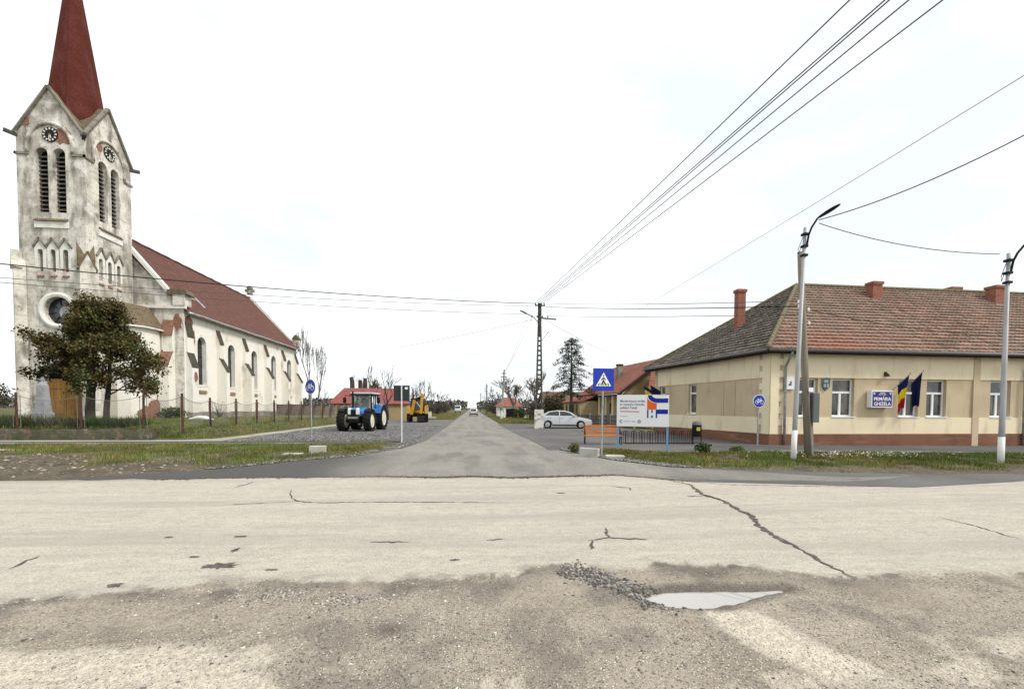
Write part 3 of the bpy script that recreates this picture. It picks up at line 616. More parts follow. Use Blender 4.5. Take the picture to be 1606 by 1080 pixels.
# rose window
rose = cb_().lathe([(1.03, .02), (1.05, -.10), (1.22, -.16), (1.38, -.10), (1.40, .03)], 40, FRONT @ T(.25, 0, 9.0) @ RX(-PI/2) @ RZ(0)).build('rose_window', m_white, church, smooth=40)
rp_ = cb_().panel(circ(.25, 9.0, 1.06), [], .02, FRONT @ T(0, .42, 0)).build('pane', m_glassd, rose)
for k in range(8):
    a = PI*k/4+.2; cb_().bar((.25+.5*math.cos(a), .38, 9+.5*math.sin(a)), (.25+1.05*math.cos(a), .38, 9+1.05*math.sin(a)), .05, .05, FRONT).build('tracery', mat('tracery_iron', (.03, .03, .035), .7), rose)
cb_().panel(circ(.48, 8.93, .46), [], .03, FRONT @ T(0, .385, 0)).build('pane', mat('painted_reflection', (.42, .42, .42), .3), rose)  # pale disc paints the bright reflection showing in the dark rose pane
# door
cb_().panel(arch(.3, GZ+.02, 4.9, 2.6), [], .02, FRONT @ T(0, .5, 0)).build('door_recess', m_dark, church)
for sx in (-1, 1):
    dl = cb_().box(min(.3, .3+sx*1.25)+.02, max(.3, .3+sx*1.25)-.02, .40, .47, GZ+.05, 3.6, FRONT).build('door_leaf', m_wood, church)
    for zz in (1.0, 2.1, 3.0): cb_().box(.3+min(sx*.2, sx*1.05), .3+max(sx*.2, sx*1.05), .37, .40, zz, zz+.75, FRONT).build('door_panel', m_wood, dl)
cb_().tube([(.3+1.45*math.cos(a), -.03, 3.5+1.5*math.sin(a)) for a in np.linspace(0, PI, 20)], .14, 6, FRONT).build('door_arch', m_stone, church, smooth=True)
# bare brick beside the clocks
def ragged(name, S, cx, cz, rx, rz_, seed, parent=church, M_=CM, d=.025, mt=m_brick):
    rg = random.Random(seed); n = 16; pts = [(cx+rx*rg.uniform(.6, 1.1)*math.cos(2*PI*k/n), cz+rz_*rg.uniform(.6, 1.1)*math.sin(2*PI*k/n)) for k in range(n)]
    return MB(M_).panel(pts, [], d, S @ T(0, -d, 0)).build(name, mt, parent)
ragged('bare_brick', FRONT, .95, 22.2, .75, .75, 3); ragged('bare_brick', RIGHT, -.9, 22.35, .35, .45, 4); ragged('bare_brick', FRONT, -1.75, 23.2, .35, .5, 5)
# spouts at the tower corners
for (x, y, dx, dy) in ((TX0, TY0, -1, -1), (TX1, TY1, 1, 1), (TX1, TY0, 1, -1), (TX0, TY1, -1, 1)):
    cb_().bar((x-dx*.1, y-dy*.1, 22.15), (x+dx*.45, y+dy*.45, 22.26), .2, .24).build('corner_spout', mat('spout_dark', (.07, .068, .06), .9), church)
# cross-gable roofs and spire
for q in range(4):
    S = T(CX, TY0+h, 0) @ RZ(q*PI/2); e = .16
    for sx in (-1, 1):
        k = (GP_-GE)/h; hc = h+.12; zc = GP_+.1-k*hc
        top = [(0, -h-e, GP_+.1), (sx*hc, -h-e, zc), (sx*hc, -hc, zc), (0, 0, GP_+.1)]
        v = top+[(x, y, z-.12) for x, y, z in top]; cb_().add(v, [(0, 1, 2, 3), (7, 6, 5, 4), (0, 4, 5, 1), (1, 5, 6, 2), (3, 7, 4, 0)], S).build('gable_roof', m_tileold, church)
sp = cb_(); r8 = lambda z: .138*(38.9-z)
sp.lathe([(1.6, 22.4), (1.87, 24.6), (r8(26.0), 26.0), (r8(30), 30), (r8(35), 35), (.05, 38.9)], 8, T(CX, TY0+h, 0) @ RZ(PI/8)); spire = sp.build('spire', m_spire, church)
cb_().lathe([(.09, 38.3), (.09, 39), (.22, 39.2), (.09, 39.4), (.05, 40.4)], 10, T(CX, TY0+h, 0)).build('finial', m_stone, spire)
# diagonal corner buttresses of the tower with tiled gablets
def tower_buttress(x, y, a):
    S = T(x, y, 0) @ RZ(a)          # local -y points outwards
    bt_ = cb_().box(-.46, .46, -.52 if a > 0 else -.36, .3, GZ, 12.2, S); bt_.prism([(-.46, 12.2), (.46, 12.2), (0, 13.3)], -.52 if a > 0 else -.36, .3, S, axis='y'); o = bt_.build('buttress', m_plt, church)
    for sx in (-1, 1): cb_().bar((sx*.55, -.18, 12.1), (0, -.18, 13.48), .78 if a > 0 else .60, .10, S).build('buttress_cap', m_tileold if a > 0 else m_plt, o)
    if a > 0: cb_().add([(-.5, -.05, 13.0), (.5, -.05, 13.0), (.5, .5, 14.3), (-.5, .5, 14.3), (-.5, .5, 12.5), (.5, .5, 12.5), (-.5, -.05, 12.5), (.5, -.05, 12.5)], [(0, 1, 2, 3), (0, 3, 4, 6), (1, 7, 5, 2), (0, 6, 7, 1)], S).build('buttress_cap', m_tileold, o)
tower_buttress(TX1, TY0, PI/4); tower_buttress(TX0, TY0, -PI/4)
# stair annexes in the corners between tower and nave
def annex(sg):
    x0 = TX1 if sg > 0 else TX0
    plan = [(0, 1.9), (.7, 1.75), (1.5, 2.1), (2.05, 2.8), (2.2, 3.6), (2.2, 5.05), (0, 5.05)]
    P = [(x0+sg*a, TY0+c) for a, c in plan]
    if sg < 0: P = P[::-1]
    an = cb_().prism(P, GZ, 8.3).build('annex_wall', m_pln, church)
    n = len(plan); v = [(x0+sg*a*1.12, TY0+1.72+(c-1.9)*1.05, 8.32) for a, c in plan]+[(x0+sg*.02, TY0+3.2, 10.5), (x0+sg*1.2, TY0+4.95, 10.4), (x0+sg*.02, TY0+4.95, 10.5)]
    f = [(0, 1, n), (1, 2, n), (2, 3, n+1, n), (3, 4, n+1), (4, 5, n+1), (n, n+1, n+2), (5, 6, n+2, n+1)]+[tuple(range(n-1, -1, -1))]
    rf = cb_().add(v, f).build('annex_roof', m_tileold, church)
    cb_().tube([(v_[0], v_[1], 8.30) for v_ in v[:n-1]], .08, 6).build('gutter', m_white, rf)
    S = T(x0+sg*2.02, TY0+2.86, 0) @ RZ(sg*R(66))
    wn = cb_().panel(arch(0, 5.0, 7.3, .62), [arch(0, 5.12, 7.18, .36)], .08, S @ T(0, -.02, 0)).build('window', m_white, church)
    cb_().panel(arch(0, 5.12, 7.18, .36), [], .01, S @ T(0, -.01, 0)).build('pane', mat('slot_grey', (.3, .31, .32), .8), wn)
annex(1); annex(-1)
ragged('bare_brick', T(TX1+2.13, TY0+3.05, 0) @ RZ(R(70)) @ T(0, -.05, 0), .05, .95, .95, .75, 33); ragged('bare_brick', T(TX1+2.13, TY0+3.05, 0) @ RZ(R(70)) @ T(0, -.055, 0), .55, 1.55, .5, .95, 34)
# nave
FY, NY1, NX1 = 43.0, 69.0, -25.73; NX0 = 2*CX-NX1; EZ, RZ_ = 10.35, 17.3; hw = NX1-CX
fac = cb_().panel([(-hw, GZ), (hw, GZ), (hw, EZ+.3), (0, RZ_+.1), (-hw, EZ+.3)], [], .5, T(CX, FY, 0), edge=False); fac.build('facade_wall', m_plt, church)
cb_().panel([(-hw, GZ), (hw, GZ), (hw, EZ+.3), (0, RZ_+.1), (-hw, EZ+.3)], [], .5, T(CX, NY1, 0) @ RZ(PI), edge=False).build('rear_wall', m_pln, church)
WY = [45.6, 50.9, 56.0, 61.2, 66.2]; SIDE = T(NX1, FY, 0) @ RZ(PI/2)
wl = cb_().panel([(0, GZ), (NY1-FY, GZ), (NY1-FY, EZ), (0, EZ)], [arch(y-FY, 3.7, 8.25, 1.4) for y in WY], .5, SIDE, edge=False); wl.build('nave_wall', m_pln, church)
cb_().panel([(0, GZ), (NY1-FY, GZ), (NY1-FY, EZ), (0, EZ)], [], .5, T(NX0, NY1, 0) @ RZ(-PI/2), edge=False).build('nave_wall', m_pln, church)
for y in WY:
    k = y-FY; wn = cb_().panel(arch(k, 3.55, 8.5, 1.9), [arch(k, 3.71, 8.24, 1.38)], .035, SIDE @ T(0, -.035, 0)).build('window', m_white, church)
    cb_().panel(arch(k, 3.7, 8.25, 1.4), [], .01, SIDE @ T(0, .36, 0)).build('pane', m_glassd, wn)
    cb_().box(k-.035, k+.035, .31, .355, 3.7, 8.15, SIDE).build('mullion', MATS['tracery_iron'], wn)
    for zz in (4.6, 5.5, 6.4, 7.3): cb_().box(k-.68, k+.68, .32, .355, zz, zz+.05, SIDE).build('glazing_bar', MATS['tracery_iron'], wn)
    cb_().prism([(-.16, 2.95), (.35, 3.72), (.35, 2.95)], k-.69, k+.69, SIDE, axis='x').build('sill', m_brick, wn)
bpf = [(.0, GZ), (-.93, GZ), (-.93, 5.3), (-.33, 6.4), (-.33, 8.05), (0, 9.2)]
m_cap = mat('buttress_slate', (.085, .072, .055), .95, var=[(3., (.055, .05, .04), .45, .65)], bump=[(8., .6, .03)])
def buttress(S, w, mw=m_pln, mc=m_cap, kd=1.):
    S = S @ Matrix.Diagonal((1, kd, 1, 1))
    o = cb_().prism(bpf, -w/2, w/2, S, axis='x').build('buttress', mw, church)
    for a, c in ((1, 0), (0, 1)):
        p, q = ((-1.02, 5.2), (-.27, 6.56)) if a else ((-.41, 7.92), (.02, 9.34))
        cb_().bar((0, p[0], p[1]), (0, q[0], q[1]), w+.06, .07, S).build('buttress_cap', mc, o)
    return o
for y in (48.45, 53.65, 58.85, 64.0): buttress(SIDE @ T(y-FY, 0, 0), .62)
bo = buttress(SIDE @ T(.62, 0, 0) , .95, m_pln, m_cap, .6); ragged('bare_brick', SIDE @ T(.62, -.57, 0), 0.05, 4.4, .35, .5, 8, bo); ragged('bare_brick', SIDE @ T(0, 0, 0), .75, 9.3, .7, .75, 9); ragged('bare_brick', SIDE @ T(0, 0, 0), 1.35, 8.0, .25, .9, 19)
bo = buttress(T(NX1-1.25, FY, 0), .9, m_pln, m_brick); ragged('bare_brick', T(0, FY, 0), NX1-.55, 9.2, .5, .8, 12); None
buttress(SIDE @ T(NY1-FY-.5, 0, 0), .62); buttress(T(NX0+1.25, FY, 0), .9)
for a, c in ((.05, 1.4), ):
    pass
pl = cb_().box(1.2, NY1-FY, -.04, .05, GZ, 1.15, SIDE); pl.build('plinth', m_plinth, church)
for y in (48.45, 53.65, 58.85, 64.0): cb_().box(-.35, .35, -.97, -.05, GZ, 1.1, SIDE @ T(y-FY, 0, 0)).build('plinth', m_plinth, church)
cb_().box(-.5, .5, -.60, -.05, GZ, 1.1, SIDE @ T(.62, 0, 0)).build('plinth', m_plinth, church)
for sx in (-1, 1):
    rf = cb_().add([(CX+sx*(hw+.45), FY-.05, EZ-.28), (CX+sx*(hw+.45), NY1+.1, EZ-.28), (CX, NY1+.1, RZ_), (CX, FY-.05, RZ_), (CX+sx*(hw+.45), FY-.05, EZ-.42), (CX+sx*(hw+.45), NY1+.1, EZ-.42), (CX, NY1+.1, RZ_-.16), (CX, FY-.05, RZ_-.16)],
             [(0, 1, 2, 3), (7, 6, 5, 4), (0, 4, 5, 1), (3, 2, 6, 7), (0, 3, 7, 4), (1, 5, 6, 2)]).build('nave_roof', m_nroof, church)
    if sx > 0:
        cb_().tube([(NX1+.52, y, EZ-.34+.02*math.sin(y)) for y in np.linspace(FY-.1, NY1, 14)], .12, 8).build('gutter', m_gutter, rf, smooth=True)
        cb_().box(-.04, .04, -.5, .5, 0, .05, T(CX+hw*.78, 46.6, RZ_-(RZ_-EZ+.28)*(hw*.78)/(hw+.45)+.03)).build('roof_hatch', m_white, rf)
        hs = Matrix.Rotation(math.atan2(RZ_-EZ+.28, hw+.45), 4, 'Y')
        cb_().box(-.75, .75, -.22, .22, 0, .07, T(CX+hw*.80, 47.6, RZ_-(RZ_-EZ+.28)*(hw*.80)/(hw+.45)+.02) @ hs).build('roof_hatch', m_gutter, rf)
        cb_().tube([(CX, y, RZ_+.02+.03*math.sin(3*y)) for y in np.linspace(FY, NY1, 30)], .13, 6).build('ridge_tile', m_nroof, rf)
# raked coping of the facade, kneelers, cornice
for sx in (-1, 1):
    cb_().bar((CX+sx*(hw-1.15), FY-.10, 11.9), (CX+sx*1.0, FY-.10, 16.9), .45, .30).build('raked_coping', m_white, church)
    kn = cb_().box(CX+sx*hw-.75-.0, CX+sx*hw+.25, FY-.25, FY+.75, 10.62, 11.55) if sx > 0 else cb_().box(CX-hw-.25, CX-hw+.75, FY-.25, FY+.75, 10.62, 11.55); kn = kn.build('kneeler', m_plt, church)
    xk = CX+sx*(hw-.35); cb_().prism([(-.95, 11.56), (.95, 11.56), (.62, 12.05), (-.62, 12.05)], FY-.3, FY+.8, T(xk, 0, 0), axis='y').build('kneeler_cap', m_tileold, kn)
    cb_().box(*sorted((CX+sx*2.45, CX+sx*(hw+.30))), FY-.20, FY-.01, 10.35, 10.60).build('cornice', m_white, church)
    cb_().bar((CX+sx*(hw+.1), NY1-.1, 10.5), (CX, NY1-.1, RZ_+.25), .5, .3).build('raked_coping', m_white, church)
kn = cb_().box(CX+hw-.3, CX+hw+.5, NY1-.6, NY1+.3, 10.4, 11.5).build('kneeler', m_plt, church)
cb_().prism([(-.55, 11.5), (.55, 11.5), (.1, 12.1), (-.1, 12.1)], NY1-.7, NY1+.4, T(CX+hw+.1, 0, 0), axis='y').build('kneeler_cap', m_tileold, kn)
fn = cb_().lathe([(.0, 17.8), (.42, 17.85), (.32, 18.2), (.25, 18.4), (.42, 18.62), (.36, 18.9), (0, 19.1)], 12, T(CX, NY1-.1, .1)); fn.box(-.62, .62, -.2, .2, 18.15, 18.5, T(CX, NY1-.1, .1)); fn.build('ridge_finial', m_stone, church)
cb_().tube([(NX1+.45, NY1-.4, EZ-.4), (NX1+.1, NY1-.4, EZ-.9), (NX1+.1, NY1-.4, .6)], .06, 8).build('downpipe', m_gutter, church)

# ================================================================== CHURCHYARD
m_cwall = mat('mossy_concrete', (.10, .092, .07), .95, var=[(.9, (.05, .06, .026), .40, .58), (3., (.16, .11, .075), .52, .66), (7., (.07, .065, .055), .55, .7), (2., (.26, .24, .20), .62, .74)], bump=[(5., .8, .06), (25., .6, .02)], coord='World')
def lump_box(mb, x0, x1, y0, y1, z0, z1, step, amp, seed):
    n = max(1, int((x1-x0)/step)); rg = random.Random(seed); v = []; f = []
    for i in range(n+1):
        x = x0+(x1-x0)*i/n; 
        for (y, z) in ((y0, z0), (y0, z1-.06), (y0+.05, z1), (y1-.05, z1), (y1, z1-.06), (y1, z0)):
            v.append((x, y+rg.uniform(-amp, amp), z+(rg.uniform(-amp, amp) if z > z0+.1 else 0)))
    for i in range(n):
        for j in range(5): f.append((i*6+j, (i+1)*6+j, (i+1)*6+j+1, i*6+j+1))
    f.append(tuple(range(5, -1, -1))); f.append(tuple(range(n*6, n*6+6))); return mb.add(v, f)
wl_ = lump_box(MB(), -46, -15.35, 23.05, 23.42, -.05, .56, .35, .018, 3).build('low_wall', m_cwall, smooth=50)
wl_['label'] = 'low mossy concrete retaining wall along the churchyard front'; wl_['category'] = 'wall'
m_rust = mat('rusty_post', (.075, .042, .032), .85, var=[(6., (.12, .055, .035), .45, .65), (2., (.04, .03, .028), .5, .65)])
m_wire = mat('galvanised_wire', (.22, .21, .19), .6, .5)
posts = [(-32.5, 23.22), (-29.75, 23.22), (-27.0, 23.22), (-24.2, 23.22), (-21.4, 23.22), (-18.62, 23.24), (-15.85, 23.28), (-13.92, 23.05), (-13.9, 25.35), (-13.9, 27.97), (-13.9, 30.53), (-13.9, 33.12), (-13.9, 35.64), (-13.9, 38.21), (-13.9, 40.8), (-13.9, 43.4), (-13.95, 46), (-14, 48.6), (-14, 51.2), (-14, 53.8), (-14, 56.4)]
fence = thing('post_fence', 'rusty iron post fence with sagging wire mesh round the churchyard', 'fence', (-13.9, 22.9, .55))
FM = T(13.9, -22.9, -.55); tops = []
for i, (x, y) in enumerate(posts):
    zt = 2.30-.02*(i % 3) if i < 8 else 2.12; zb = .35 if i >= 7 else .5; rg = random.Random(i); lx = rg.uniform(-.04, .04)
    po = MB(FM).tube([(x, y, zb), (x+lx, y, zt)], .05, 6).build('post', m_rust, fence); tops.append((x+lx, y, zt-.12))
    for dx in ((-.16, .16) if i != 7 else (-.16,)):
        q = (x+dx, y) if i < 7 else (x, y+dx); MB(FM).tube([(q[0], q[1], zb+.1), (q[0], q[1], zt-.2)], .014, 5).build('rod', m_wire, po)
for a, c in zip(tops[:-1], tops[1:]):
    A, C_ = Vector(a), Vector(c); sag = .24 if (C_-A).length > 1.9 else .12
    crv = [A.lerp(C_, k/10)-Vector((0, 0, sag*4*(k/10)*(1-k/10)+.02)) for k in range(11)]
    MB(FM).tube(crv, .014, 5).build('top_wire', m_wire, fence)
    mesh = MB(FM); n = 22
    for k in range(n+1):
        for sg in (-1, 1):
            p = A.lerp(C_, k/n); k2 = k+sg*8
            if not 0 <= k2 <= n: continue
            q = A.lerp(C_, k2/n); zt = lambda f_: A.z-sag*4*f_*(1-f_)-.03
            mesh.tube([(p.x, p.y, .62), (q.x, q.y, zt(k2/n))], .0035, 3, cap=False)
    mesh.build('wire_mesh', m_wire, fence, kind='stuff')
# obelisk
m_grey = mat('grey_granite', (.31, .32, .33), .8, var=[(3., (.22, .22, .225), .45, .65), (30., (.38, .39, .39), .55, .7)], bump=[(15., .4, .01)])
ob = thing('stone_obelisk', 'small grey stone memorial obelisk behind the churchyard wall', 'memorial', (-21.1, 24.2, .55))
MB().box(-.44, .44, -.42, .42, 0, .42).build('base', m_grey, ob, bevel=.02); MB().box(-.35, .35, -.35, .35, .42, .75).build('plinth', m_grey, ob, bevel=.02)
MB().add([(-.27, -.27, .75), (.27, -.27, .75), (.27, .27, .75), (-.27, .27, .75), (-.18, -.18, 2.1), (.18, -.18, 2.1), (.18, .18, 2.1), (-.18, .18, 2.1), (-.06, -.06, 2.27), (.06, -.06, 2.27), (.06, .06, 2.27), (-.06, .06, 2.27)],
         [(0, 1, 5, 4), (1, 2, 6, 5), (2, 3, 7, 6), (3, 0, 4, 7), (4, 5, 9, 8), (5, 6, 10, 9), (6, 7, 11, 10), (7, 4, 8, 11), (8, 9, 10, 11)]).build('shaft', m_grey, ob)
ob.scale = (.82, .82, 1.0)
MB().box(-.05, .05, -.04, .04, 2.25, 2.5).box(-.12, .12, -.035, .035, 2.36, 2.43).build('cross', m_grey, ob)

# ================================================================== TREES
m_leaf = mat('leaf', (1, 1, 1), .8, tint=True, spec=.08)
def bark(name, a, c_): return mat(name, a, .95, var=[((6., 6., 1.5), c_, .42, .65)], bump=[((12., 12., 3.), .8, .03)])
m_bark = bark('dark_bark', (.055, .045, .036), (.10, .085, .07)); m_barkg = bark('grey_bark', (.19, .17, .15), (.12, .105, .095)); m_barkp = bark('poplar_bark', (.25, .23, .205), (.16, .145, .13))
def leaf_cards(name, C, parent, size, pal, asp=1.8, mul=None):
    n = len(C); d = RNG.normal(size=(n, 3)); d /= np.linalg.norm(d, axis=1, keepdims=True); e = RNG.normal(size=(n, 3)); e -= d*(e*d).sum(1, keepdims=True); e /= np.linalg.norm(e, axis=1, keepdims=True)
    s = size*RNG.uniform(.6, 1.4, (n, 1)); v = np.stack([C-d*s*asp/2, C+e*s/2, C+d*s*asp/2, C-e*s/2], 1)
    pal = np.asarray(pal); c = pal[RNG.integers(0, len(pal), n)]*RNG.uniform(.65, 1.35, (n, 1))
    if mul is not None: c = c*mul
    return npmesh(name, v.reshape(-1, 3), np.arange(4*n).reshape(n, 4), m_leaf, parent, tint=np.repeat(c[:, None], 4, 1).reshape(-1, 3))
def grow(rg, p, d, l, r_, depth, out, tips, spread=.7, ratio=.74, up=.15, nb=(2, 3), wob=.18):
    n = 4; pts = [p.copy()]; rr = [r_]
    for k in range(n):
        d = (d+Vector((rg.gauss(0, wob), rg.gauss(0, wob), rg.gauss(0, wob)+up*.4))).normalized(); p = p+d*l/n; pts.append(p.copy()); rr.append(r_*(1-.45*(k+1)/n))
    out.append((pts, rr))
    if depth == 0: tips.append((p, d)); return
    for k in range(rg.randint(*nb)):
        a = d.orthogonal().normalized(); a.rotate(Matrix.Rotation(rg.uniform(0, 2*PI), 3, d)); nd = (d+a*spread*rg.uniform(.5, 1.2)+Vector((0, 0, up))).normalized()
        st = pts[-1] if k == 0 else pts[rg.randint(2, n)]
        grow(rg, st.copy(), nd, l*ratio*rg.uniform(.75, 1.15), rr[-1]*.8, depth-1, out, tips, spread, ratio, up, nb, wob)
def branches(mb, out, n0=7):
    for pts, rr in out: mb.tube(pts, rr, n0 if rr[0] > .05 else (5 if rr[0] > .02 else 3), cap=False)
    return mb
# broad olive-brown evergreen in front of the church
rg = random.Random(11)
ev = thing('evergreen_tree', 'broad dark olive evergreen tree in front of the church tower', 'tree', (-21.5, 27.4, .55)); ev.scale = (.87, .92, .98)
out = []; tips = []
tr = MB(); tr.tube([(0, 0, -.1), (.05, 0, 1), (.1, .05, 2.4), (.3, 0, 4.2), (.45, 0, 6.2)], [.30, .25, .22, .13, .04], 9); tr.tube([(.75, .3, -.1), (.8, .3, 1), (.95, .3, 2.2), (1.2, .2, 4.2), (1.6, .1, 5.4)], [.18, .16, .13, .08, .03], 8)
for k in range(46):
    z = 1.7+5.0*(k/46)**1.0; a = k*2.4+rg.uniform(-.4, .4); l = (4.0*max(0, 1-(max(0, z-2.0)/5.2))**.85+.35)*rg.uniform(.55, 1.0); x0 = .05+.07*z if k % 3 else 1.0
    d = Vector((math.cos(a)*1.1, math.sin(a), rg.uniform(.05, .5))); grow(rg, Vector((x0, .1, z)), d.normalized(), l*.62, .05, 2, out, tips, .75, .55, .08, (3, 4), .14)
branches(tr, out, 5).build('trunk', m_bark, ev)
C = []; MU = []
for p, d in tips:
    if p.z > 7.25 or p.z < 1.2: continue
    q_ = rg.uniform(.6, 1.4); n = rg.randint(34, 92); q = RNG.normal(size=(n, 3))*np.array([.23, .23, .17])*rg.uniform(.7, 1.2); C.append(np.array(p)[None]+q); MU.append(np.repeat(np.array([[rg.uniform(.75, 1.15)*q_, rg.uniform(.8, 1.1)*q_, .9*q_]]), n, 0))
C = np.concatenate(C); leaf_cards('crown', C, ev, .10, [(.07, .068, .024), (.10, .085, .032), (.05, .05, .02), (.12, .088, .036), (.065, .05, .022), (.10, .10, .038)], 1.5, np.concatenate(MU))
# edge of a second evergreen at the left border
ev2 = thing('evergreen_tree', 'dark evergreen shrub cut off by the left picture edge', 'tree', (-24.9, 24.4, .5))
out = []; tips = []; rg = random.Random(5); tr = MB(); tr.tube([(0, 0, 0), (0, 0, 1.2), (.05, 0, 3.2)], [.14, .11, .04], 7)
for k in range(14):
    a = k*2.4; z = .8+k*.2; grow(rg, Vector((0, 0, z)), Vector((math.cos(a), math.sin(a), .3)).normalized(), .9*(1.15-k*.05), .03, 2, out, tips, .7, .6, .1, (2, 3))
branches(tr, out, 5).build('trunk', m_bark, ev2); C = np.concatenate([np.array(p)[None]+RNG.normal(size=(60, 3))*.16 for p, d in tips])
leaf_cards('crown', C, ev2, .08, [(.05, .05, .022), (.075, .055, .03), (.035, .04, .018)], 1.5)
# strappy plants behind the wall
n = 9000; x = RNG.uniform(-28, -16.6, n); y = 23.5+RNG.random(n)**1.6*1.5; k = fbm(x, y*.6, .9) > .42; x, y = x[k], y[k]
blades('strappy_plants', np.stack([x, y, .55+0*x], 1), .25, .72, .05, [(.035, .055, .022), (.05, .075, .03), (.07, .085, .035), (.10, .10, .05)], 'dense dark green strappy plants above the low churchyard wall', lean=.7)['category'] = 'plants'
# ================================================================== TOWN HALL
m_cream = mat('cream_render', (.80, .705, .51), .9, var=[(.5, (.73, .635, .45), .42, .66), ((2., 2., .5), (.56, .47, .33), .55, .72, .7), (30., (.60, .51, .35), .5, .7, .4)], bump=[(40., .35, .01)])
m_tan = mat('tan_render', (.55, .45, .31), .92, var=[(.6, (.49, .395, .265), .42, .66), ((2., 2., .6), (.37, .30, .205), .55, .72, .7), (30., (.45, .365, .25), .5, .7, .4)], bump=[(40., .4, .01)])
m_terra = mat('terracotta_plinth', (.215, .105, .068), .9, var=[(.9, (.165, .082, .055), .42, .62), ((.7, .7, 4.), (.27, .16, .11), .56, .70, .8), (5., (.12, .07, .052), .6, .72, .7)], bump=[(12., .4, .02)])
m_pvc = mat('white_pvc', (.78, .79, .80), .35, spec=.4); m_glass = mat('window_glass', (.035, .036, .037), .06, var=[(1.2, (.11, .10, .085), .48, .60)], spec=.7)
m_fascia = mat('dark_fascia', (.035, .026, .022), .8); m_pipe = mat('zinc_downpipe', (.34, .35, .36), .5, .5, var=[(4., (.22, .22, .23), .45, .65)])
m_tile = mat('clay_roof_tile', (1, 1, 1), .9, tint=True, var=[(14., (.62, .62, .60), .45, .7)], bump=[(30., .5, .01)])
HO = (13.59, 19.49, 0.); HA = R(1.5)
hall = thing('town_hall', 'long cream single-storey town hall with hipped clay tile roof', 'building', HO, HA)
HS = RZ(R(-84)); BT, MT, PT = 3.12, 1.29, .52; ZB = -.45
wins = [(1.35, 2.40), (3.13, 4.26), (6.60, 7.65), (8.09, 9.16), (11.59, 12.74), (14.4, 15.5), (17.2, 18.3)]
LEN = 30.
# front wall: tan middle zone with openings, cream bands proud of it
fw = MB().panel([(0, PT-.1), (LEN, PT-.1), (LEN, 4.4), (0, 4.4)], [[(a, 1.33), (b_, 1.33), (b_, 3.10), (a, 3.10)] for a, b_ in wins], .24, edge=False); fw.build('front_wall', m_tan, hall)
def band(M_, x0, x1, z0, z1, mt, nm, d=.04): return MB().box(x0, x1, -d, .0, z0, z1, M_).build(nm, mt, hall, bevel=.006)
for x0, x1 in ((.62, 10.56), (10.92, 22.0), (22.36, LEN)):
    band(I4, x0, x1, BT, 4.4, m_cream, 'upper_band'); band(I4, x0, x1, PT, MT, m_cream, 'lower_band')
for x in (10.56, 22.0): band(I4, x, x+.36, ZB, 4.4, m_cream if 0 else m_tan, 'pilaster', .07)
for x0, x1 in ((.0, 10.56), (10.92, 22.0), (22.36, LEN)): band(I4, x0 if x0 else -.06, x1, ZB, PT, m_terra, 'plinth', .075)
# left side wall
swin = [(5.45, 6.20), (8.7, 9.4)]
sw = MB().panel([(-10, PT-.1), (0, PT-.1), (0, 4.4), (-10, 4.4)], [[(-b_, 1.38), (-a, 1.38), (-a, 3.08), (-b_, 3.08)] for a, b_ in swin], .22, HS, edge=False)
sw.build('side_wall', m_tan, hall)
band(HS, -9.55, -.62, BT, 4.4, m_cream, 'upper_band'); band(HS, -9.55, -.62, PT, MT, m_cream, 'lower_band'); band(HS, -10, .06, ZB, PT, m_terra, 'plinth', .075)
MB().panel([(0, ZB), (LEN+1, ZB), (LEN+1, 4.4), (0, 4.4)], [], .2, T(LEN, 9.95, 0) @ RZ(PI), edge=False).build('rear_wall', m_tan, hall)
MB().box(-.4, .4, .04, .05, 1.38, 3.08, HS @ T(-2.7, 0, 0)).build('blind_niche', m_tan, hall)
for dx in (-.45, .40): MB().box(-.05, .05, -.03, 0, 1.34, 3.1, HS @ T(-2.7+dx, 0, 0)).build('niche_edge', m_tan, hall)
# quoin pilaster at the corner, notched
for S, sg in ((I4, 1), (HS, -1)):
    MB().box(*sorted((0, sg*.42)), -.055, 0, PT, 4.4, S).build('corner_pilaster', m_cream, hall, bevel=.006)
    for k in range(6):
        z = .92+k*.55; MB().box(*sorted((sg*.42, sg*.60)), -.05, 0, z, z+.30, S).build('quoin', m_cream, hall, bevel=.006)
MB().box(-.075, 0, -.075, .0, ZB, 4.4).build('corner_pilaster', m_cream, hall) if False else None
def window(S, x0, x1, z0, z1, dep, trans, mull):
    f = MB(); a = .065
    f.box(x0, x1, dep-.05, dep+.02, z0, z0+a, S); f.box(x0, x1, dep-.05, dep+.02, z1-a, z1, S); f.box(x0, x0+a, dep-.048, dep+.02, z0+a, z1-a, S); f.box(x1-a, x1, dep-.048, dep+.02, z0+a, z1-a, S)
    zt = z0+(z1-z0)*trans; f.box(x0+a, x1-a, dep-.06, dep+.02, zt-.05, zt+.05, S)
    if mull: xm_ = x0+(x1-x0)*mull; f.box(xm_-.055, xm_+.055, dep-.055, dep+.02, z0+a, zt-.05, S)
    o = f.build('window', m_pvc, hall, bevel=.008)
    MB().box(x0+.03, x1-.03, dep, dep+.015, z0+.03, z1-.03, S).build('pane', m_glass, o)
    MB().box(x0-.04, x1+.04, -.07, dep, z0-.045, z0-.002, S).build('sill', m_pvc, o)
for a, b_ in wins: window(I4, a+.004, b_-.004, 1.335, 3.095, .19, .64, .46)
for a, b_ in swin: window(HS, -b_+.004, -a-.004, 1.385, 3.075, .17, .70, 0)
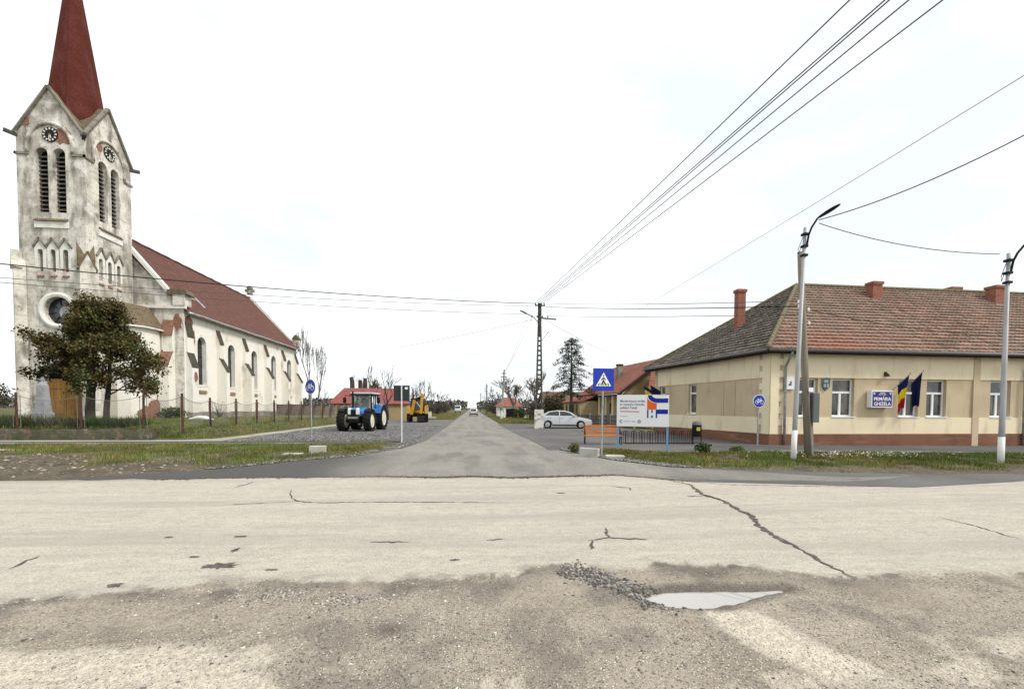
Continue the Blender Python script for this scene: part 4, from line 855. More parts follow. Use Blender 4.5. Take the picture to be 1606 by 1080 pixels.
# roof
ov = .48; EZH, RZH = 4.36, 8.78
c96, s96 = math.cos(R(96)), math.sin(R(96))
A = Vector((-ov, -ov, EZH)); Bk = Vector((10.45*c96-ov, 10.5, EZH)); R0 = Vector((5.2, 5.0, RZH)); R1 = Vector((LEN+1, 5.0, RZH)); Fr = Vector((LEN+1, -ov, EZH)); Br = Vector((LEN+1, 10.5, EZH))
deck = MB().add([A, Fr, R1, R0, Bk, Br], [(0, 1, 2, 3), (0, 3, 4), (4, 3, 2, 5)]).build('roof_deck', m_fascia, hall, loc=(0, 0, -.06))
def tile_courses(name, e0, e1, t0, t1, parent, pal, seed, row=.315, tw=.235, shade=None):
    rng = np.random.default_rng(seed); nrm = (e1-e0).cross(t0-e0).normalized(); H = ((t0+t1)/2-(e0+e1)/2); sl = H-(e1-e0).normalized()*H.dot((e1-e0).normalized())
    nr = max(1, int(sl.length/row)); V = []; Fc = []; TC = []; ex = (e1-e0).normalized(); up = sl.normalized()
    for r_ in range(nr):
        f0 = r_/nr; f1 = min(1., (r_+1.12)/nr); a0 = e0.lerp(t0, f0); b0 = e1.lerp(t1, f0); a1 = e0.lerp(t0, f1); b1 = e1.lerp(t1, f1)
        l0 = (a0-e0).dot(ex); l1 = (b0-e0).dot(ex); u0_ = (a1-e0).dot(ex); u1_ = (b1-e0).dot(ex); off = (r_ % 2)*tw*.5
        k0 = int(math.floor((l0-off)/tw)); k1 = int(math.ceil((l1-off)/tw))
        for k in range(k0, k1):
            xa, xb = k*tw+off, (k+1)*tw+off-.012; xa0, xb0 = max(xa, l0), min(xb, l1); xa1, xb1 = max(xa, u0_), min(xb, u1_)
            if xb0-xa0 < .02: continue
            if xb1 < xa1: xa1 = xb1 = (min(max(xa, u0_), u1_))
            lift = .062+rng.uniform(-.012, .014); j = rng.uniform(-.012, .012); B0 = e0+up*(sl.length*f0+j); B1 = e0+up*(sl.length*f1)
            xm0 = (xa0+xb0)/2; n0 = nrm*lift; nm = nrm*(lift+.028)
            b = len(V); V += [B0+ex*xa0+n0, B0+ex*xm0+nm, B0+ex*xb0+n0, B1+ex*xb1+nrm*.004, B1+ex*(xa1+xb1)/2+nrm*.014, B1+ex*xa1+nrm*.004, B0+ex*xa0, B0+ex*xb0]
            Fc += [(b, b+1, b+4, b+5), (b+1, b+2, b+3, b+4), (b+6, b+7, b+2, b+1), (b+6, b+1, b, b)]
            c = np.array(pal[rng.integers(0, len(pal))])*rng.uniform(.72, 1.28)
            if shade: c = shade(c, xa0/(e1-e0).length, f0, rng)
            TC += [c]*8
    V = np.array([tuple(v_) for v_ in V]); Fq = [f_ for f_ in Fc]
    me = bpy.data.meshes.new(name); me.from_pydata(V.tolist(), [], [f_ if f_[2] != f_[3] else f_[:3] for f_ in Fq]); ca = me.color_attributes.new('tint', 'FLOAT_COLOR', 'POINT')
    ca.data.foreach_set('color', np.concatenate([np.array(TC), np.ones((len(TC), 1))], 1).astype(np.float32).ravel()); me.materials.append(m_tile)
    o = bpy.data.objects.new(name, me); COL.objects.link(o); o.parent = parent; o['kind'] = 'stuff'; return o
def front_shade(c, x, f, rng):
    r_ = vnoise(np.array([x*22.]), np.array([f*3.]))[0]; red = max(0, 1-abs(x-.13)/.16)*max(0, 1-f*1.7)*(.4+r_)
    c = c*(1-.9*min(red, .9))+np.array((.32, .12, .085))*min(red, .9)
    g_ = vnoise(np.array([x*9.+5]), np.array([f*2.2+3]))[0]; c = c*(1-.55*g_)+np.array((.26, .215, .175))*.55*g_; return c
tile_courses('roof_tiles', A, Fr, R0, R1, hall, [(.275, .172, .132), (.24, .160, .125), (.31, .19, .145), (.21, .15, .12)], 5, shade=front_shade)
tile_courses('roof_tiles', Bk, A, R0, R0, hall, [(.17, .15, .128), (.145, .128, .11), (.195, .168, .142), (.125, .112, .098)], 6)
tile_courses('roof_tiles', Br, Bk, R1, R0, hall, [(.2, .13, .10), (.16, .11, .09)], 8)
cap0 = None
m_cap_t = mat('ridge_cap', (.20, .155, .11), .95, var=[(5., (.16, .15, .075), .42, .6), (20., (.10, .085, .065), .5, .7)], bump=[(20., .6, .02)])
def caps(p, q, n):
    global cap0
    for k in range(n):
        c = p.lerp(q, (k+.5)/n); d = (q-p).normalized(); l = (q-p).length/n
        if cap0 is None:
            cm_ = MB(); cm_.tube([(-.24, 0, -.03), (.0, 0, .0), (.24, 0, .02)], [.125, .115, .095], 8); cap0 = cm_.build('ridge_tile', m_cap_t, hall, smooth=True); o = cap0
        else: o = share(cap0, 'ridge_tile', hall)
        o.rotation_euler = d.to_track_quat('X', 'Z').to_euler(); o.location = c+Vector((0, 0, .05)); o.scale = (l/.42, 1, 1)
caps(A, R0, 22); caps(Bk, R0, 22); caps(R0, Vector((24, 5, RZH)), 44)
# eaves: soffit, fascia, gutter, downpipes
for p, q in ((A, Fr), (Bk, A)):
    d = (q-p).normalized(); out_ = d.cross(Vector((0, 0, 1))).normalized()
    MB().bar(p-out_*.06+Vector((0, 0, -.10)), q-out_*.06+Vector((0, 0, -.10)), .05, .22).build('fascia', m_fascia, hall)
    MB().bar(p-out_*.30+Vector((0, 0, -.14)), q-out_*.30+Vector((0, 0, -.14)), .46, .05).build('soffit', m_fascia, hall)
    MB().tube([p+out_*.07+Vector((0, 0, -.05)), q+out_*.07+Vector((0, 0, -.05))], .075, 8).build('gutter', mat('grey_gutter', (.16, .155, .15), .55, .4), hall, smooth=True)
for x in (.66, 13.35): MB().tube([(x, -ov-.05, EZH-.12), (x, -ov+.05, EZH-.3), (x, -.13, EZH-.75), (x, -.13, 2.), (x, -.14, -.1)], .055, 8).build('downpipe', m_pipe, hall, smooth=True)
m_chim = brick_mat('chimney_brick', (.30, .085, .05), (.24, .07, .045), (.22, .17, .13))
for (x, y, z0, z1, w) in ((1.72, 5.0, 5.6, 8.42, .23), (9.2, 4.05, 7.4, 8.86, .29), (17.8, 7.0, 6.9, 9.62, .36), (17.1, 4.05, 7.4, 8.92, .34)):
    ch = MB().box(x-w, x+w, y-w*.8, y+w*.8, z0, z1-.16).build('chimney', m_chim, hall)
    MB().box(x-w-.05, x+w+.05, y-w*.8-.05, y+w*.8+.05, z1-.16, z1).build('chimney_cap', m_chim, ch)
    MB().box(x-w-.1, x+w+.1, y-w*.8-.1, y-w*.8-.02, z0+.16, z0+.42).build('flashing', m_stone, ch)
m_ltr = mat('white_letter', (.85, .86, .88), .5)
def text(name, body, size, M_, mt, parent, align='LEFT', bold=0., ext=.004, xs_=1.):
    cu = bpy.data.curves.new(name, 'FONT'); cu.body = body; cu.size = size; cu.align_x = align; cu.extrude = ext; cu.offset = bold; cu.resolution_u = 3
    tmp = bpy.data.objects.new('tmp', cu); COL.objects.link(tmp); dg = bpy.context.evaluated_depsgraph_get(); me = bpy.data.meshes.new_from_object(tmp.evaluated_get(dg)); bpy.data.objects.remove(tmp)
    me.transform(M_ @ RX(PI/2) @ Matrix.Diagonal((xs_, 1, 1, 1))); me.materials.clear(); me.materials.append(mt); me.name = name
    o = bpy.data.objects.new(name, me); COL.objects.link(o); o.parent = parent; return o
# light-box sign, lettering
sg = thing('light_box_sign', 'blue and white light-box sign lettered PRIMARIA GHIZELA on the front wall', 'sign'); sg.parent = None
HM = T(*HO) @ RZ(HA); sg.location = HM @ Vector((5.42, -.04, 1.76)); sg.rotation_euler = (0, 0, HA)
m_navy = mat('sign_blue', (.018, .018, .17), .4, spec=.4)
MB().box(-.55, .55, -.26, 0, 0, .80).build('box', m_pvc, sg, bevel=.015); MB().box(-.50, .50, -.268, -.262, .06, .74).build('face', m_navy, sg)
text('lettering', 'PRIMĂRIA', .225, T(0, -.272, .325), m_ltr, sg, 'CENTER', .0025, .003, .90); text('lettering', 'GHIZELA', .225, T(0, -.272, .10), m_ltr, sg, 'CENTER', .0025, .003, .95)
text('lettering', 'ROMÂNIA', .06, T(0, -.272, .66), m_ltr, sg, 'CENTER', .001, .002); text('lettering', 'JUDEȚUL TIMIȘ', .055, T(0, -.272, .59), m_ltr, sg, 'CENTER', .001, .002)
for x in (-.42, .42): MB().prism([(-.045, .05), (.045, .05), (.045, -.02), (0, -.06), (-.045, -.02)], -.272, -.268, T(x, 0, .655), axis='y').build('crest', mat('pale_crest', (.55, .56, .62), .5), sg)
# oval of arms and white plaque on the wall
ca_ = thing('coat_of_arms', 'small grey-blue heraldic shield on the wall between two windows', 'emblem', HM @ Vector((2.76, -.03, 2.6)), HA)
MB().prism([(-.2, .52), (-.07, .50), (0, .54), (.07, .50), (.2, .52), (.18, .12), (.1, .02), (0, -.06), (-.1, .02), (-.18, .12)], -.03, .0, axis='y').build('shield', mat('shield_slate', (.05, .085, .10), .6, var=[(9., (.12, .17, .18), .5, .6)]), ca_)
for a, c_, e_, f_ in ((-.1, .1, .30, .44), (-.13, -.02, .08, .24), (.02, .13, .08, .24)): MB().box(a, c_, -.04, -.03, e_, f_).build('charge', mat('shield_pale', (.30, .36, .36), .6), ca_)
wp = thing('wall_plaque', 'square white plaque with dark emblem beside the downpipe', 'plaque', HM @ Vector((.80, -.045, 2.58)), HA)
MB().box(-.1, .36, -.03, 0, 0, .56).build('board', m_pvc, wp); m_ink = mat('dark_ink', (.02, .02, .022), .6)
MB().tube([(.20, -.035, .36), (.14, -.035, .33), (.20, -.035, .28), (.13, -.035, .22), (.07, -.035, .24)], .022, 5).build('emblem', m_ink, wp); MB().tube([(.10, -.035, .18), (.22, -.035, .20)], .016, 5).build('emblem', m_ink, wp)
wlamp = thing('wall_lamp', 'small rusty bracket lamp on the upper wall above the flags', 'lamp', HM @ Vector((5.8, -.04, 3.22)), HA)
MB().box(-.06, .06, -.05, 0, .05, .22).build('bracket', m_rust, wlamp); MB().lathe([(.03, .12), (.09, .02), (.10, -.03), (0, -.03)], 10, T(0, -.12, .03)).build('lamp_shade', m_rust, wlamp)
# flags
def flag(name, label, loc, rz, stripes, pole_dir, L_=1.25, W_=.95, seed=0, group=None, drop=.9):
    f = thing(name, label, 'flag', loc, rz, group); d = Vector(pole_dir).normalized()
    MB().tube([(0, 0, 0), d*(L_+.55)], .016, 6).build('pole', mat('flag_pole', (.30, .24, .16), .6), f); MB().lathe([(.0, .06), (.03, .03), (.0, 0)], 8, T(*(d*(L_+.55)))).build('finial', m_stone, f)
    MB().box(-.05, .05, -.02, .02, -.1, .1).build('bracket', m_fascia, f)
    ns = len(stripes); nu, nv = 12, 18
    for si in range(ns):
        V = []; F_ = []
        for j in range(nv//ns*1+1 if ns > 1 else nv+1):
            nvs = nv//ns if ns > 1 else nv; fv = (si+j/nvs)/ns
            for i in range(nu+1):
                fu = i/nu; top = d*(.5+L_*fu); hang = drop*fv*(1-.12*math.sin(PI*fu))
                fold = .05*math.sin(fu*9+2.2*fv+seed)*fv; V.append((top.x*(1-.55*fv)+d.x*(.5+L_*.62)*.55*fv+fold, top.y*(1-.3*fv)+d.y*(L_*.7)*.3*fv+.06*math.cos(fu*11+seed)*fv, top.z*(1-.55*fv)+(d.z*(.5+L_*.6))*.55*fv-hang))
        for j in range(nvs):
            for i in range(nu): F_.append((j*(nu+1)+i, j*(nu+1)+i+1, (j+1)*(nu+1)+i+1, (j+1)*(nu+1)+i))
        MB().add(V, F_).build('cloth', stripes[si], f, smooth=True)
    return f
m_fb = mat('flag_blue', (.008, .012, .075), .75); m_fy = mat('flag_yellow', (.72, .56, .02), .75); m_fr = mat('flag_red', (.40, .012, .018), .75); m_eu = mat('flag_navy', (.006, .009, .05), .75)
flag('flag', 'blue, yellow and red tricolour flag hanging by the light-box sign', HM @ Vector((6.0, -.05, 2.42)), HA, [m_fb, m_fy, m_fr], (.42, -.55, .82), .62, seed=1, group='flags on the town hall front', drop=1.5)
e = flag('flag', 'plain dark navy flag beside the tricolour on the front wall', HM @ Vector((6.75, -.05, 2.52)), HA, [m_eu], (.36, -.50, .82), .62, seed=3, group='flags on the town hall front', drop=1.5)
HSm = HM @ HS
flag('flag', 'blue, yellow and red tricolour flag above the white billboard', HSm @ Vector((-9.2, -.05, 2.45)), HA+R(-84), [m_fr, m_fy, m_fb][::-1], (-.35, -.75, .60), .8, seed=5, group='flags on the town hall side', drop=.8)
flag('flag', 'dark navy flag beside the tricolour above the billboard', HSm @ Vector((-8.35, -.05, 2.5)), HA+R(-84), [m_eu], (-.25, -.75, .50), .8, seed=6, group='flags on the town hall side', drop=.7)

# ================================================================== OTHER HOUSES
m_redt = mat('red_roof_tile', (.225, .098, .075), .85, var=[((1., 1., 6.), (.23, .075, .052), .45, .65), (1.2, (.30, .135, .10), .5, .68), (14., (.18, .06, .045), .52, .7, .7)], bump=[((2., 2., 12.), .6, .04)])
m_ochre = mat('ochre_wall', (.42, .33, .185), .9, var=[(.7, (.35, .27, .15), .42, .65)]); m_colm = mat('pale_column', (.62, .52, .34), .85)
def slab(mb, pts, th=.12): 
    n = len(pts); nrm = (Vector(pts[1])-Vector(pts[0])).cross(Vector(pts[2])-Vector(pts[0])).normalized(); v = [Vector(p) for p in pts]+[Vector(p)-nrm*th for p in pts]
    return mb.add(v, [tuple(range(n)), tuple(range(2*n-1, n-1, -1))]+[(i, n+i, n+(i+1) % n, (i+1) % n) for i in range(n)])
def courses(e0, e1, t1, t0, row, parent, mt, lift=.035, nm='roof_course'):
    """tile courses as real steps: one strip per row"""
    e0, e1, t0, t1 = map(Vector, (e0, e1, t0, t1)); nrm = (e1-e0).cross(t0-e0).normalized(); n = max(2, int((t0-e0).length/row)); mb = MB()
    for k in range(n):
        a, c_, b_, d = e0.lerp(t0, k/n), e1.lerp(t1, k/n), e1.lerp(t1, (k+1.05)/n), e0.lerp(t0, (k+1.05)/n); mb.add([a+nrm*lift, c_+nrm*lift, b_+nrm*.003, d+nrm*.003, a, c_], [(0, 1, 2, 3), (4, 5, 1, 0)])
    return mb.build(nm, mt, parent, kind='stuff')
# red-roofed house behind the hall
rh = thing('red_roof_house', 'ochre house with red tile roof and porch columns beyond the billboard', 'house', (13.3, 40., 0), R(6.5))
MB().box(.5, 8, .4, 10, 0, 3.0).build('wall', m_ochre, rh)
MB().panel([(.5, 2.9), (8, 2.9), (4.25, 6.0)], [], .1, T(0, .42, 0)).build('gable_wall', m_ochre, rh)
r1 = slab(MB(), [(-.1, -.2, 3.0), (4.25, -.2, 6.25), (4.25, 10.3, 6.25), (-.1, 10.3, 3.0)][::-1]).build('roof', m_redt, rh); courses((-.1, 10.3, 3.0), (-.1, -.2, 3.0), (4.25, -.2, 6.25), (4.25, 10.3, 6.25), .33, r1, m_redt)
slab(MB(), [(8.6, -.2, 3.0), (8.6, 10.3, 3.0), (4.25, 10.3, 6.25), (4.25, -.2, 6.25)]).build('roof', m_redt, rh)
MB().bar((-.12, -.2, 2.88), (4.25, -.2, 6.12), .16, .22).build('barge_board', m_fascia, rh); MB().bar((-.16, -.2, 2.9), (-.16, 10.3, 2.9), .1, .14).build('gutter', m_fascia, rh)
wg = slab(MB(), [(.9, -3.6, 2.85), (8, -3.6, 2.85), (8, -.1, 5.2), (3.2, -.1, 5.2)]).build('wing_roof', m_redt, rh); courses((.9, -3.6, 2.85), (8, -3.6, 2.85), (8, -.1, 5.2), (3.2, -.1, 5.2), .33, wg, m_redt)
MB().box(1.6, 8, -3.2, .38, 0, 2.8).build('wing_wall', m_ochre, rh)
pr_ = slab(MB(), [(-2.0, 5.0, 2.35), (-.1, 5.0, 3.0), (-.1, 10.8, 3.0), (-2.0, 10.8, 2.35)]).build('porch_roof', m_redt, rh)
for y in (1.2, 2.8, 4.4): MB().lathe([(.17, 0), (.17, .12), (.13, .2), (.12, 2.75), (.18, 2.9)], 10, T(-.0, y, 0)).build('column', m_colm, rh, smooth=40)
MB().box(-1.8, .49, 5.2, 10.3, 0, 2.4).build('porch_wall', m_ochre, rh)
for y in (5.8, 6.9, 8.0, 9.1): MB().box(-1.83, -1.80, y, y+.45, 1.0, 2.1).build('window', m_glass, rh)
MB().box(.46, .49, 2.0, 3.0, .9, 2.2).build('window', m_glass, rh)
ch = MB().box(1.9, 2.4, 4.2, 4.7, 4.3, 6.0).build('chimney', m_stone, rh); MB().box(1.85, 2.45, 4.15, 4.75, 6.0, 6.15).build('chimney_cap', m_fascia, ch)
# concrete fence before it
m_fc = mat('grey_concrete_fence', (.12, .118, .11), .95, var=[(2., (.075, .072, .068), .45, .65)]); m_fp = mat('pale_fence_post', (.26, .255, .24), .9)
cf = thing('concrete_fence', 'dark grey concrete panel fence with pale posts behind the sedan', 'fence', (9.4, 45.5, 0), 0); D_ = Vector((3.9, -9.6, 0)); n = 7
for k in range(n+1):
    p = D_*(k/n); MB().box(-.07, .07, -.07, .07, 0, 1.22, T(p.x, p.y, 0)).build('post', m_fp, cf)
    if k < n:
        q = D_*((k+1)/n); 
        for z in (.08, .42, .76): MB().bar(p+Vector((0, 0, z+.16)), q+Vector((0, 0, z+.16)), .05, .30).build('panel', m_fc, cf)
# low cottage behind the spruce
m_brnt = mat('brown_tile', (.16, .115, .08), .95, var=[((2., 2., 7.), (.11, .08, .058), .45, .65), (2., (.20, .15, .10), .52, .68)], bump=[((3., 3., 12.), .6, .04)])
def gable_house(name, label, loc, rz, w, dp, hz, rzv, mw, mr, wins_=(), ovh=.35):
    g_ = thing(name, label, 'house', loc, rz); MB().box(0, w, 0, dp, 0, hz).build('wall', mw, g_)
    for x in (0, w): MB().add([(x, 0, hz), (x, dp, hz), (x, dp/2, rzv)], [(0, 1, 2)]).build('gable_wall', mw, g_)
    a = slab(MB(), [(-ovh, -ovh, hz-.1), (w+ovh, -ovh, hz-.1), (w+ovh, dp/2, rzv+.1), (-ovh, dp/2, rzv+.1)]).build('roof', mr, g_); courses((-ovh, -ovh, hz-.1), (w+ovh, -ovh, hz-.1), (w+ovh, dp/2, rzv+.1), (-ovh, dp/2, rzv+.1), .35, a, mr)
    slab(MB(), [(w+ovh, dp+ovh, hz-.1), (-ovh, dp+ovh, hz-.1), (-ovh, dp/2, rzv+.1), (w+ovh, dp/2, rzv+.1)]).build('roof', mr, g_)
    for x0, x1, z0, z1 in wins_:
        f = MB().box(x0-.08, x1+.08, -.05, 0, z0-.08, z1+.08).build('window', m_pvc, g_); MB().box(x0, x1, -.06, -.051, z0, z1).build('pane', m_glass, f)
    return g_
gable_house('cottage', 'low cottage with brown tile roof behind the spruce', (10.2, 60., 0), R(4), 7.5, 6, 1.95, 3.9, m_white, m_brnt, ((.6, 1.5, .8, 1.6), (2.0, 2.9, .8, 1.6)))
hh = thing('cottage', 'small white house with hipped orange-red roof far right of the road', 'house', (4.9, 86, 0), 0)
MB().box(0, 4.6, 0, 5, 0, 2.0).build('wall', m_white, hh); hr = MB().add([(-.4, -.4, 1.95), (5, -.4, 1.95), (5, 5.4, 1.95), (-.4, 5.4, 1.95), (1.6, 2.5, 3.7), (3.2, 2.5, 3.7)], [(0, 1, 5, 4), (1, 2, 5), (2, 3, 4, 5), (3, 0, 4), (3, 2, 1, 0)]).build('roof', m_redt, hh)
MB().box(2.2, 2.6, 2.3, 2.7, 3.2, 4.2).build('chimney', m_chim, hr)
for x in (.5, 2.6): f = MB().box(x, x+.9, -.04, 0, .8, 1.6).build('window', m_glass, hh)
# red-roofed farm building on the left and its fences
m_pinkr = mat('pinkish_red_roof', (.25, .085, .078), .85, var=[((.8, .8, 3.), (.205, .072, .066), .45, .65), (3., (.32, .11, .10), .55, .7)], bump=[((6., 1., 1.), .5, .03)])
lh = thing('farm_building', 'long low building with pinkish red roof behind the tractor', 'house', (-19.2, 64, 0), R(2))
MB().box(0, 10.6, 0, 6, 0, 2.3).build('wall', m_ochre, lh)
slab(MB(), [(-.5, -.5, 2.2), (11.1, -.5, 2.2), (9.9, 3, 4.5), (1.1, 3, 4.5)]).build('roof', m_pinkr, lh); slab(MB(), [(11.1, 6.5, 2.2), (-.5, 6.5, 2.2), (1.1, 3, 4.5), (9.9, 3, 4.5)]).build('roof', m_pinkr, lh)
slab(MB(), [(-.5, 6.5, 2.2), (-.5, -.5, 2.2), (1.1, 3, 4.5)]).build('roof', m_pinkr, lh); slab(MB(), [(11.1, -.5, 2.2), (11.1, 6.5, 2.2), (9.9, 3, 4.5)]).build('roof', m_pinkr, lh)
for x in (1.4, 4.0, 7.2): f = MB().box(x, x+1.1, -.04, 0, .9, 1.9).build('window', m_pvc, lh); MB().box(x+.1, x+1.0, -.05, -.041, 1.0, 1.8).build('pane', m_glass, f)
lh.scale = (.90, .9, .98)
m_board = mat('yellowed_board', (.40, .31, .17), .9, var=[((1., 1., .3), (.30, .22, .11), .42, .65)]); m_brown = mat('brown_fence_wall', (.15, .10, .075), .95, var=[(.8, (.11, .075, .058), .42, .65)])
bf = thing('board_fence', 'yellowish upright board fence in front of the red-roofed farm building', 'fence', (-14.0, 58.5, 0)); brd = None
for k in range(34):
    w_ = .19; o = MB().box(0, w_, 0, .03, .05, 1.62).build('board', m_board, bf) if brd is None else share(brd, 'board', bf); brd = brd or o; o.location = (k*.225, 0, 0); o.scale = (1, 1, random.uniform(.93, 1.04))
for z in (.4, 1.3): MB().box(0, 7.7, .032, .08, z, z+.09).build('rail', m_board, bf)
bw = thing('brown_wall', 'plain brown garden wall with pillars beyond the church', 'wall', (-26.5, 62, 0)); MB().box(0, 8.2, 0, .2, 0, 1.85).build('panel', m_brown, bw); MB().box(-.05, 8.25, -.05, .25, 1.85, 1.97).build('coping', m_fascia, bw)
for x in (0, 2.6, 5.3, 8.0): MB().box(x-.18, x+.18, -.1, .3, 0, 2.02).build('pillar', m_brown, bw)
# ================================================================== STREET FURNITURE
m_galv = mat('galvanised_steel', (.40, .41, .42), .5, .6, var=[(5., (.30, .31, .32), .45, .65)]); m_sblue = mat('traffic_blue', (.008, .035, .36), .35, spec=.4); m_swhite = mat('sign_white', (.82, .83, .84), .4)
m_black = mat('black_steel', (.012, .012, .013), .5); m_rubber = mat('tyre_rubber', (.014, .014, .014), .85, var=[(10., (.03, .028, .025), .5, .7)], bump=[(20., .3, .01)])
def disc(mb, r_, y0, y1, M_=None, n=28): return mb.lathe([(0, -y1), (r_, -y1), (r_, -y0), (0, -y0)], n, (M_ or I4) @ RX(-PI/2) @ RX(PI)) if False else mb.prism([(r_*math.cos(2*PI*k/n), r_*math.sin(2*PI*k/n)) for k in range(n)], y0, y1, M_, axis='y')
def bicycle(parent, z, sc, y=-.03):
    b_ = MB(T(0, y, z) @ Matrix.Diagonal((sc, 1, sc, 1))); ring = lambda cx, cz, r_: [(cx+r_*math.cos(2*PI*k/18), 0, cz+r_*math.sin(2*PI*k/18)) for k in range(19)]
    for cx in (-.13, .13): b_.tube(ring(cx, -.06, .085), .012, 4, cap=False)
    for p, q in (((-.13, -.06), (-.05, .06)), ((-.05, .06), (.09, .06)), ((.09, .06), (.0, -.06)), ((0, -.06), (-.13, -.06)), ((0, -.06), (-.06, .09)), ((.13, -.06), (.08, .12)), ((.08, .12), (.05, .13)), ((-.1, .095), (-.03, .095))):
        b_.tube([(p[0], 0, p[1]), (q[0], 0, q[1])], .013, 4)
    return b_.build('bicycle_symbol', m_swhite, parent)
def bike_sign(loc, zc, r_, label, zt, rz=0):
    s_ = thing('cycle_path_sign', label, 'sign', loc, rz, 'round blue cycle path signs'); MB().tube([(0, .03, -.1), (0, .03, zt)], .032, 8).build('post', m_galv, s_)
    pl_ = disc(MB(), r_, -.02, 0, T(0, 0, zc), 32).build('plate', m_swhite, s_); disc(MB(), r_*.93, -.026, -.0205, T(0, 0, zc), 32).build('face', m_sblue, s_); bicycle(s_, zc, r_/.36*1.15, -.032); return s_
bike_sign((-7.67, 22.27, 0), 2.62, .36, 'round blue bicycle sign on a pole beside the gravel yard', 2.9, R(-32)); bike_sign((12.74, 19.0, 0), 2.02, .285, 'round blue bicycle sign in front of the town hall corner', 2.3)
bs_ = thing('traffic_sign', 'square road sign seen from its dark back beside the tractor', 'sign', (-3.27, 21.38, 0)); MB().tube([(0, 0, -.1), (0, 0, 2.66)], .033, 8).build('post', mat('white_post', (.62, .62, .60), .5), bs_)
MB().box(-.37, .37, .035, .05, 1.95, 2.68).build('plate', mat('sign_back', (.035, .042, .045), .6), bs_, bevel=.005); MB().box(.15, .28, .03, .0348, 2.50, 2.60).build('sticker', m_swhite, bs_)
cs = thing('crossing_sign', 'square blue pedestrian crossing sign with white triangle on a thin pole', 'sign', (4.37, 14.81, 0)); MB().tube([(0, .03, -.1), (.03, .03, 2.9)], .033, 8).build('post', m_galv, cs)
MB().box(-.36, .36, -.015, 0, 2.25, 3.0, T(.03, 0, 0)).build('plate', m_sblue, cs, bevel=.004)
MB().prism([(-.26, 2.40), (.26, 2.40), (0, 2.86)], -.021, -.0155, T(.03, 0, 0), axis='y').build('triangle', m_swhite, cs)
pd = MB(T(.03, -.024, 0))
for p, q, w_ in (((-.01, 2.70), (.0, 2.58), .07), ((0, 2.58), (-.07, 2.44), .042), ((0, 2.58), (.075, 2.44), .042), ((-.0, 2.69), (-.075, 2.60), .022), ((0, 2.69), (.075, 2.61), .022)): pd.bar((p[0], 0, p[1]), (q[0], 0, q[1]), .004, w_)
disc(pd, .026, -.002, .002, T(0, 0, 2.75), 12); pd.build('walking_figure', m_ink, cs)
for x in (-.18, -.12, .0, .12, .18): MB().bar((x*1.0, 0, 2.415), (x*.80, 0, 2.50), .004, .028, T(.03, -.023, 0)).build('stripe', m_ink, cs)
# billboard
bb = thing('billboard', 'white project billboard with orange and blue arch on pale blue posts', 'billboard', (5.55, 16.76, 0), math.atan2(-.78, 1.65)); BWd = 1.83
m_pb = mat('pale_blue_post', (.16, .36, .58), .5)
for x in (.02, BWd-.02): MB().box(x-.035, x+.035, .02, .08, -.15, 2.0).build('post', m_pb, bb)
MB().box(-.03, BWd+.02, -.02, .015, .98, 2.17).build('board', m_swhite, bb, bevel=.004)
m_or = mat('print_orange', (.75, .13, .025), .5); m_pbl = mat('print_blue', (.012, .03, .30), .5); m_pnk = mat('print_red', (.55, .05, .07), .5); m_gt = mat('print_grey', (.09, .09, .10), .6)
Y_ = -.0235
def flat(poly, mt, nm='print', y=Y_): return MB().prism(poly, y, y+.003, axis='y').build(nm, mt, bb)
text('lettering', 'Modernizare străzi', .118, T(.09, Y_, 1.90), m_gt, bb, ext=.001, bold=.0015); text('lettering', 'în comuna Ghizela,', .118, T(.09, Y_, 1.775), m_gt, bb, ext=.001, bold=.0015); text('lettering', 'județul Timiș', .118, T(.09, Y_, 1.65), m_gt, bb, ext=.001, bold=.0015)
flat([(.09, 1.535), (.80, 1.52), (.80, 1.55), (.09, 1.565)], m_pnk); text('lettering', 'www.adrvest.ro', .045, T(.09, Y_, 1.36), m_gt, bb, ext=.001); text('lettering', 'ADR VEST  |  REGIO', .05, T(.23, Y_, 1.155), m_gt, bb, ext=.001)
MB().tube([(.14+.05*math.cos(a), Y_, 1.17+.05*math.sin(a)) for a in np.linspace(.6, 5.4, 14)], .012, 4).build('logo', m_gt, bb); MB().tube([(.80+.045*math.cos(a), Y_, 1.17+.045*math.sin(a)) for a in np.linspace(0, 2*PI, 16)], .014, 4).build('logo', m_gt, bb)
xo, zo, wv, zb = 1.08, 2.155, .34, 1.62
flat([(xo, zb)]+[(xo+wv, zb)]+[(xo+wv, 1.86)]+[(xo+wv-wv*math.sin(a)*1.0, 1.86+.27*(1-math.cos(a))) for a in np.linspace(0, PI/2, 9)], m_or)
arc = [(xo+.02+.34*(1-math.cos(a)), 2.155-.28*math.sin(a)) for a in np.linspace(0, PI/2, 9)]; arc2 = [(xo+.17+.20*(1-math.cos(a)), 2.155-.12*math.sin(a)) for a in np.linspace(0, PI/2, 9)]
flat(arc+[(BWd-.01, 1.875), (BWd-.01, 2.035)]+arc2[::-1], m_pbl, y=Y_-.004)
flat([(BWd-.01, 2.165-.0), (BWd-.40, 2.165), (BWd-.40, 2.16), (BWd-.01, 2.16)], m_or)
flat([(xo+wv, 1.46), (BWd-.01, 1.46), (BWd-.01, 1.63), (xo+wv, 1.63)], m_pbl); 
for x, z0, z1 in ((xo, 1.31, 1.615), (xo+.15, 1.50, 1.615), (xo+.15, 1.31, 1.41), (xo+.31, 1.31, 1.615)): flat([(x, z0), (x+.05, z0), (x+.05, z1), (x, z1)], m_pbl, y=Y_-.002)
